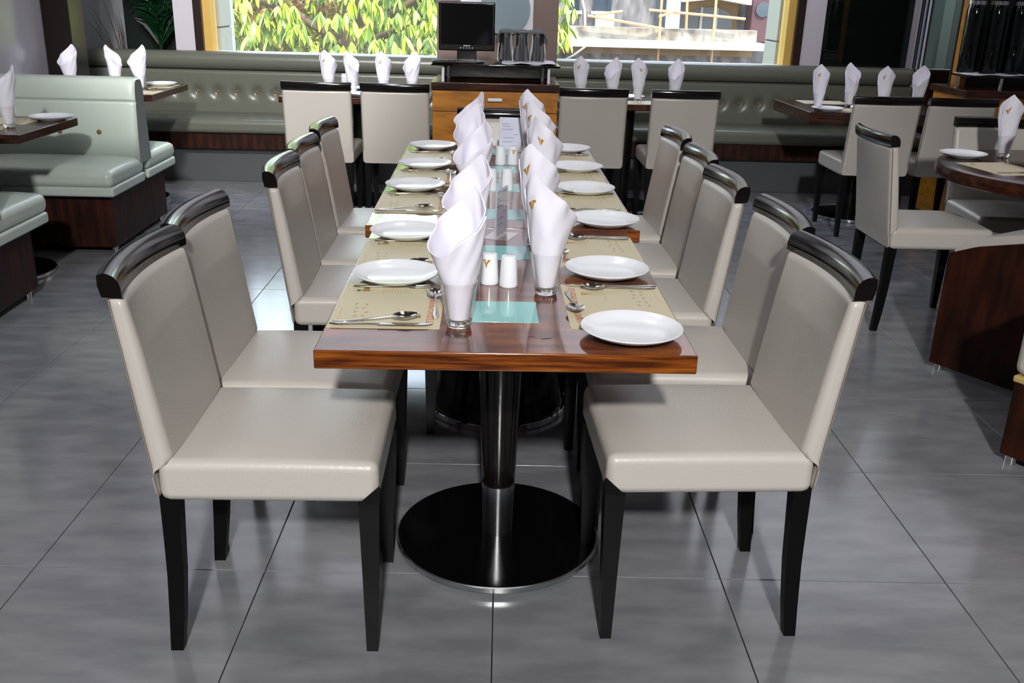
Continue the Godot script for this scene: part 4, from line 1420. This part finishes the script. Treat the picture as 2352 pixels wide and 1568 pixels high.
func stations() -> void:
	var t := thing("service_station", "honey coloured wooden service station with a dark top, behind the long table", "cabinet")
	var xa := -0.382; var xb := 0.386
	var zf := -4.2; var zk := -4.6
	obj("body", span(Vector3(xa + 0.004, 0.05, zk), Vector3(xb - 0.004, 0.852, zf - 0.012), 0.003), M.honey_wood, t)
	obj("counter", span(Vector3(xa - 0.003, 0.852, zk - 0.01), Vector3(xb + 0.003, 0.899, zf + 0.004), 0.004), M.dark_wood, t)
	obj("kick_plate", span(Vector3(xa + 0.02, 0.0, zk), Vector3(xb - 0.02, 0.05, zf - 0.04), 0.002), M.leg_black, t)
	var d := obj("drawer", span(Vector3(xa + 0.004, 0.728, zf - 0.012), Vector3(xb - 0.004, 0.849, zf), 0.003), M.honey_wood, t)
	var hd := S()
	rbox(hd, Vector3(0.0, 0.803, zf + 0.02), Vector3(0.088, 0.02, 0.012), 0.005)
	rbox(hd, Vector3(-0.03, 0.803, zf + 0.008), Vector3(0.012, 0.012, 0.018), 0.003)
	rbox(hd, Vector3(0.03, 0.803, zf + 0.008), Vector3(0.012, 0.012, 0.018), 0.003)
	obj("handle", hd, M.satin_light, d)
	for s in [[xa + 0.004, -0.002], [0.002, xb - 0.004]]:
		obj("door", span(Vector3(s[0], 0.06, zf - 0.012), Vector3(s[1], 0.724, zf), 0.003), M.honey_wood, t)
	# glass shelf on chrome posts
	obj("glass_shelf", span(Vector3(xa - 0.005, 0.992, zk - 0.02), Vector3(xb + 0.008, 1.004, zf - 0.03), 0.004), M.black_glass, t)
	for p in [[xa + 0.065, zf - 0.07], [xa + 0.09, zk + 0.06], [xb - 0.06, zf - 0.07], [xb - 0.085, zk + 0.06]]:
		obj("post", turned([Vector2(0, 0.899), Vector2(0.009, 0.899), Vector2(0.009, 0.992), Vector2(0, 0.992)], 14, Vector3(p[0], 0, p[1])), M.satin_light, t)
	obj("back_board", span(Vector3(xa + 0.04, 0.899, zk - 0.005), Vector3(xb - 0.04, 0.985, zk + 0.01), 0.002), M.dark_wood, t)
	# monitor
	var m := thing("monitor", "black square computer monitor on the service station's glass shelf", "monitor", Vector3(-0.178, 1.0045, -4.42))
	var st := S()
	rbox(st, Vector3(0, 0.21, 0), Vector3(0.345, 0.285, 0.036), 0.008)
	obj("case", st, M.black_plastic, m)
	obj("screen", bx(Vector3(0, 0.222, 0.0178), Vector3(0.318, 0.238, 0.003), 0.001), M.screen_black, m)
	obj("stand", bx(Vector3(0.0, 0.04, -0.01), Vector3(0.12, 0.085, 0.03), 0.006), M.black_plastic, m)
	obj("stand_foot", turned([Vector2(0, 0), Vector2(0.12, 0), Vector2(0.118, 0.008), Vector2(0.05, 0.016), Vector2(0, 0.016)], 32), M.black_plastic, m)
	obj("logo", bx(Vector3(0.0, 0.0975, 0.0185), Vector3(0.04, 0.005, 0.001), 0.0003), M.key_white, m)
	for k in 5:
		obj("button", turned([Vector2(0, 0), Vector2(0.0035, 0), Vector2(0.0035, 0.002), Vector2(0, 0.002)], 10, Vector3()), M.key_white, m).transform = Transform3D(Basis(Vector3.RIGHT, PI / 2), Vector3(-0.036 + 0.018 * k, 0.0845, 0.018))
	# keyboard
	var kb := thing("keyboard", "black keyboard with pale keys in front of the monitor", "keyboard", Vector3(-0.245, 1.0045, -4.275))
	obj("tray", bx(Vector3(0, 0.008, 0), Vector3(0.27, 0.016, 0.085), 0.004), M.black_plastic, kb)
	for i in 9:
		for j in 3:
			obj("key", bx(Vector3(-0.117 + 0.019 * i, 0.018, -0.026 + 0.021 * j), Vector3(0.014, 0.005, 0.014), 0.001), M.key_white if (j == 0 and i < 6) else M.black_plastic, kb)
	# cloth with steel jugs under a grey cloth
	var cl := S()
	rbox(cl, Vector3(0, 0.003, 0), Vector3(0.33, 0.006, 0.24), 0.003, Vector3i(20, 1, 14), func(p): return p + Vector3(0, 0.004 * sin(p.x * 38.0) * cos(p.z * 31.0) + 0.003, 0))
	var co := obj("shelf_cloth", cl, M.white_cloth)
	co.position = Vector3(0.205, 1.0045, -4.42)
	tag(co, "white cloth under the steel jugs on the service station", "cloth")
	var jn := 0
	for p in [[0.06, -4.44, "leftmost"], [0.16, -4.40, "middle"], [0.262, -4.43, "rightmost"]]:
		put("steel_jug", jug, "shiny steel water jug on the service station, %s of three" % p[2], "jug", "steel jugs on the service station", Vector3(p[0], 1.0145, p[1]), PI / 2 + 0.3 * (jn - 1))
		jn += 1
	var gc := S()
	var rows := []
	for i in 17:
		var row := []
		for j in 13:
			var u := i / 8.0 - 1.0; var v := j / 6.0 - 1.0
			var drop := 0.075 * pow(clampf((absf(u) - 0.74) / 0.26, 0, 1), 1.3) + 0.012 * pow(clampf((absf(v) - 0.7) / 0.3, 0, 1), 1.4)
			row.append(Vector3(u * 0.178 - signf(u) * 0.02 * drop / 0.085, 0.186 - drop + 0.006 * cos(u * 6.0) * cos(v * 5.0), v * 0.1))
		rows.append(row)
	patch(gc, rows, false, true)
	var under := []
	for r in rows:
		var q := []
		for p in r: q.append(p - Vector3(0, 0.002, 0))
		under.append(q)
	patch(gc, under, false, false)
	var gco := obj("cover_cloth", gc, M.grey_cloth)
	gco.position = Vector3(0.16, 1.0145, -4.42)
	tag(gco, "grey cloth laid over the steel jugs on the service station", "cloth")
	# the artwork on the column: pale board with a grey-blue disc
	var art := thing("wall_panel", "white board with a large grey blue disc on the brown column between the windows", "wall panel", Vector3(0.02, 1.03, -5.97))
	obj("board", span(Vector3(-0.28, 0.1, 0), Vector3(0.275, 1.2, 0.02), 0.003), M.poster_white, art)
	var ds := S()
	tube(ds, [Vector3(0.06, 0.27, 0.02), Vector3(0.06, 0.27, 0.05)], 0.19, 48)
	obj("disc", ds, M.blue_grey, art)
	# second station at the right
	var s := thing("service_station", "dark brown corner service station with a honey wood front, behind the chairs at the right", "cabinet")
	obj("body", span(Vector3(3.09, 0.02, -5.1), Vector3(4.3, 0.85, -4.62), 0.004), M.honey_wood, s)
	obj("counter", span(Vector3(3.065, 0.85, -5.12), Vector3(4.32, 0.893, -4.58), 0.005), M.dark_wood, s)
	obj("side_post", span(Vector3(3.19, 0.893, -5.1), Vector3(3.235, 2.4, -4.95), 0.004), M.honey_wood, s)
	obj("back_board", span(Vector3(3.19, 0.893, -5.12), Vector3(4.3, 2.4, -5.08), 0.002), M.niche_dark, s)
	obj("glass_shelf", span(Vector3(3.12, 0.965, -4.94), Vector3(4.1, 0.977, -4.68), 0.004), M.black_glass, s)
	for x in [3.1, 3.36, 3.8]:
		obj("post", turned([Vector2(0, 0.893), Vector2(0.011, 0.893), Vector2(0.011, 0.965), Vector2(0, 0.965)], 14, Vector3(x, 0, -4.72 if x > 3.2 else -4.8)), M.chrome, s)
	var sc := S()
	rbox(sc, Vector3(0, 0.004, 0), Vector3(0.42, 0.007, 0.2), 0.003, Vector3i(20, 1, 10), func(p): return p + Vector3(0, 0.004 * sin(p.x * 30.0) * cos(p.z * 26.0) + 0.003, 0))
	var so := obj("shelf_cloth", sc, M.white_cloth)
	so.position = Vector3(3.33, 0.9775, -4.8)
	tag(so, "white cloth on the glass shelf of the corner service station", "cloth")
	var kn := 0
	for x in [3.17, 3.31, 3.45]:
		put("thermos_jug", func(q: Node3D):
			obj("body", turned([Vector2(0, 0), Vector2(0.055, 0), Vector2(0.058, 0.01), Vector2(0.058, 0.4), Vector2(0.05, 0.43), Vector2(0, 0.43)], 32), M.dark_glass, q)
			obj("neck_band", turned([Vector2(0.05, 0.43), Vector2(0.056, 0.432), Vector2(0.056, 0.455), Vector2(0.05, 0.458)], 32), M.steel, q)
			obj("lid", turned([Vector2(0.045, 0.455), Vector2(0.048, 0.49), Vector2(0.03, 0.51), Vector2(0, 0.512)], 24), M.black_plastic, q), "tall dark steel flask on the corner service station, %s of three" % ["leftmost", "middle", "rightmost"][kn], "flask", "dark flasks on the corner service station", Vector3(x, 0.988, -4.85 + 0.02 * kn), 0.0)
		kn += 1


# ------------------------------------------------------------------ niches with plants either side of the windows
func palm(t: Node3D, n: int, h: float, spread: float, sd: int) -> void:
	var r := RandomNumberGenerator.new()
	r.seed = sd
	obj("pot", turned([Vector2(0, 0), Vector2(0.12, 0), Vector2(0.16, 0.3), Vector2(0.15, 0.3), Vector2(0, 0.27)], 28), M.pot, t)
	for k in n:
		var st := S()
		var a := TAU * k / n + r.randf_range(-0.3, 0.3)
		var d := Vector3(cos(a), 0, sin(a) * 0.6)
		var hh := h * r.randf_range(0.7, 1.1)
		var pts := []
		for i in 9:
			var s := i / 8.0
			pts.append(Vector3(0, 0.28, 0) + d * spread * s * s + Vector3.UP * hh * (s - 0.3 * s * s * s))
		tube(st, pts, 0.006, 6)
		for i in range(2, 9):
			var tdir: Vector3 = (pts[i] - pts[i - 1]).normalized()
			for sg in [-1.0, 1.0]:
				var out: Vector3 = (tdir.cross(Vector3.UP) * sg + tdir * 0.6 - Vector3.UP * 0.45).normalized()
				var l := 0.26 * (1.0 - 0.06 * i)
				var w := tdir.cross(out).normalized().cross(out).normalized() * 0.013
				var up := Vector3.UP * 0.02
				var p0: Vector3 = pts[i]; var p1 := p0 + out * l * 0.5 + up; var p2 := p0 + out * l
				patch(st, [[p0 - w * 0.5, p0 + w * 0.5], [p1 - w, p1 + w], [p2 - w * 0.15, p2 + w * 0.15]], false)
		obj("frond", st, M.palm_leaf, t)


func niches() -> void:
	# left: open niche with a pale wall, dried twigs and a dark palm
	struct("wall_niche_left", span(Vector3(-3.5, 0.5, -7.35), Vector3(-2.35, 2.6, -7.25), 0.002), M.niche_grey)
	struct("wall_niche_left_side", span(Vector3(-2.42, 0.5, -7.3), Vector3(-2.32, 2.6, -6.25), 0.002), M.niche_grey)
	struct("wall_niche_left_end", span(Vector3(-3.6, 0.5, -7.3), Vector3(-3.48, 2.6, -6.25), 0.002), M.niche_grey)
	struct("floor_niche_left", span(Vector3(-3.6, 0.4, -7.3), Vector3(-2.32, 0.5, -6.25), 0.002), M.niche_grey)
	struct("ceiling_niche_left", span(Vector3(-3.6, 2.5, -7.3), Vector3(-2.32, 2.6, -6.25), 0.002), M.niche_grey)
	struct("trim_2", span(Vector3(-3.13, 0.5, -6.9), Vector3(-2.42, 2.5, -6.86), 0.002), M.niche_green)
	var pl := thing("potted_palm", "dark potted palm in the niche behind the bench at the left", "plant", Vector3(-2.76, 0.5, -6.6))
	palm(pl, 11, 0.8, 0.22, 4)
	var v := thing("twig_vase", "vase of dried brown twigs beside the dark palm in the left niche", "vase", Vector3(-3.08, 0.5, -6.6))
	obj("vase", turned([Vector2(0, 0), Vector2(0.05, 0), Vector2(0.065, 0.12), Vector2(0.04, 0.24), Vector2(0.045, 0.28), Vector2(0.04, 0.28), Vector2(0, 0.1)], 24), M.pot, v)
	for k in 14:
		var a := rng.randf() * TAU
		var l := rng.randf_range(0.3, 0.5)
		var st := S()
		var e := Vector3(-0.12 + 0.14 * cos(a), 0.28 + l, 0.1 * sin(a))
		tube(st, [Vector3(0.02 * cos(a), 0.2, 0.02 * sin(a)), Vector3(0, 0.2, 0).lerp(e, 0.6) + Vector3(0.02, 0, 0), e], [0.004, 0.003, 0.001], 5)
		obj("twig", st, M.twig, v)
	# right: a dark glazed niche with palms, chrome frame, then a frosted screen
	struct("wall_niche_right", span(Vector3(2.5, 0.5, -7.3), Vector3(3.5, 2.6, -7.2), 0.002), M.niche_dark)
	struct("wall_niche_right_side", span(Vector3(2.48, 0.5, -7.25), Vector3(2.56, 2.6, -6.25), 0.002), M.niche_dark)
	struct("wall_niche_right_end", span(Vector3(3.34, 0.5, -7.25), Vector3(3.42, 2.6, -6.25), 0.002), M.niche_dark)
	struct("floor_niche_right", span(Vector3(2.5, 0.4, -7.25), Vector3(3.42, 0.5, -6.25), 0.002), M.niche_dark)
	struct("ceiling_niche_right", span(Vector3(2.5, 2.5, -7.25), Vector3(3.42, 2.6, -6.25), 0.002), M.niche_dark)
	struct("window_3", bx(Vector3(2.953, 1.685, -6.18), Vector3(0.735, 1.53, 0.008), 0.001), M.smoked_pane)
	var p2 := thing("potted_palm", "dark potted palm behind the smoked glass at the right", "plant", Vector3(2.95, 0.5, -6.6))
	palm(p2, 12, 0.85, 0.2, 9)
	for k in 3:
		var o := struct("trim_%d" % (4 + k), span(Vector3(3.325 + 0.032 * k, 0.9, -6.1), Vector3(3.343 + 0.032 * k, 2.45, -6.03), 0.003), M.steel)
	var fr := struct("window_4", span(Vector3(3.43, 0.93, -6.12), Vector3(3.8, 2.45, -6.09), 0.002), M.frosted)
	obj("pale_band", span(Vector3(3.52, 0.93, -6.09), Vector3(3.6, 2.45, -6.085), 0.001), M.frosted_pale, fr)
	struct("trim_8", span(Vector3(3.40, 0.0, -6.07), Vector3(4.4, 0.93, -5.9), 0.004), M.base_wood)
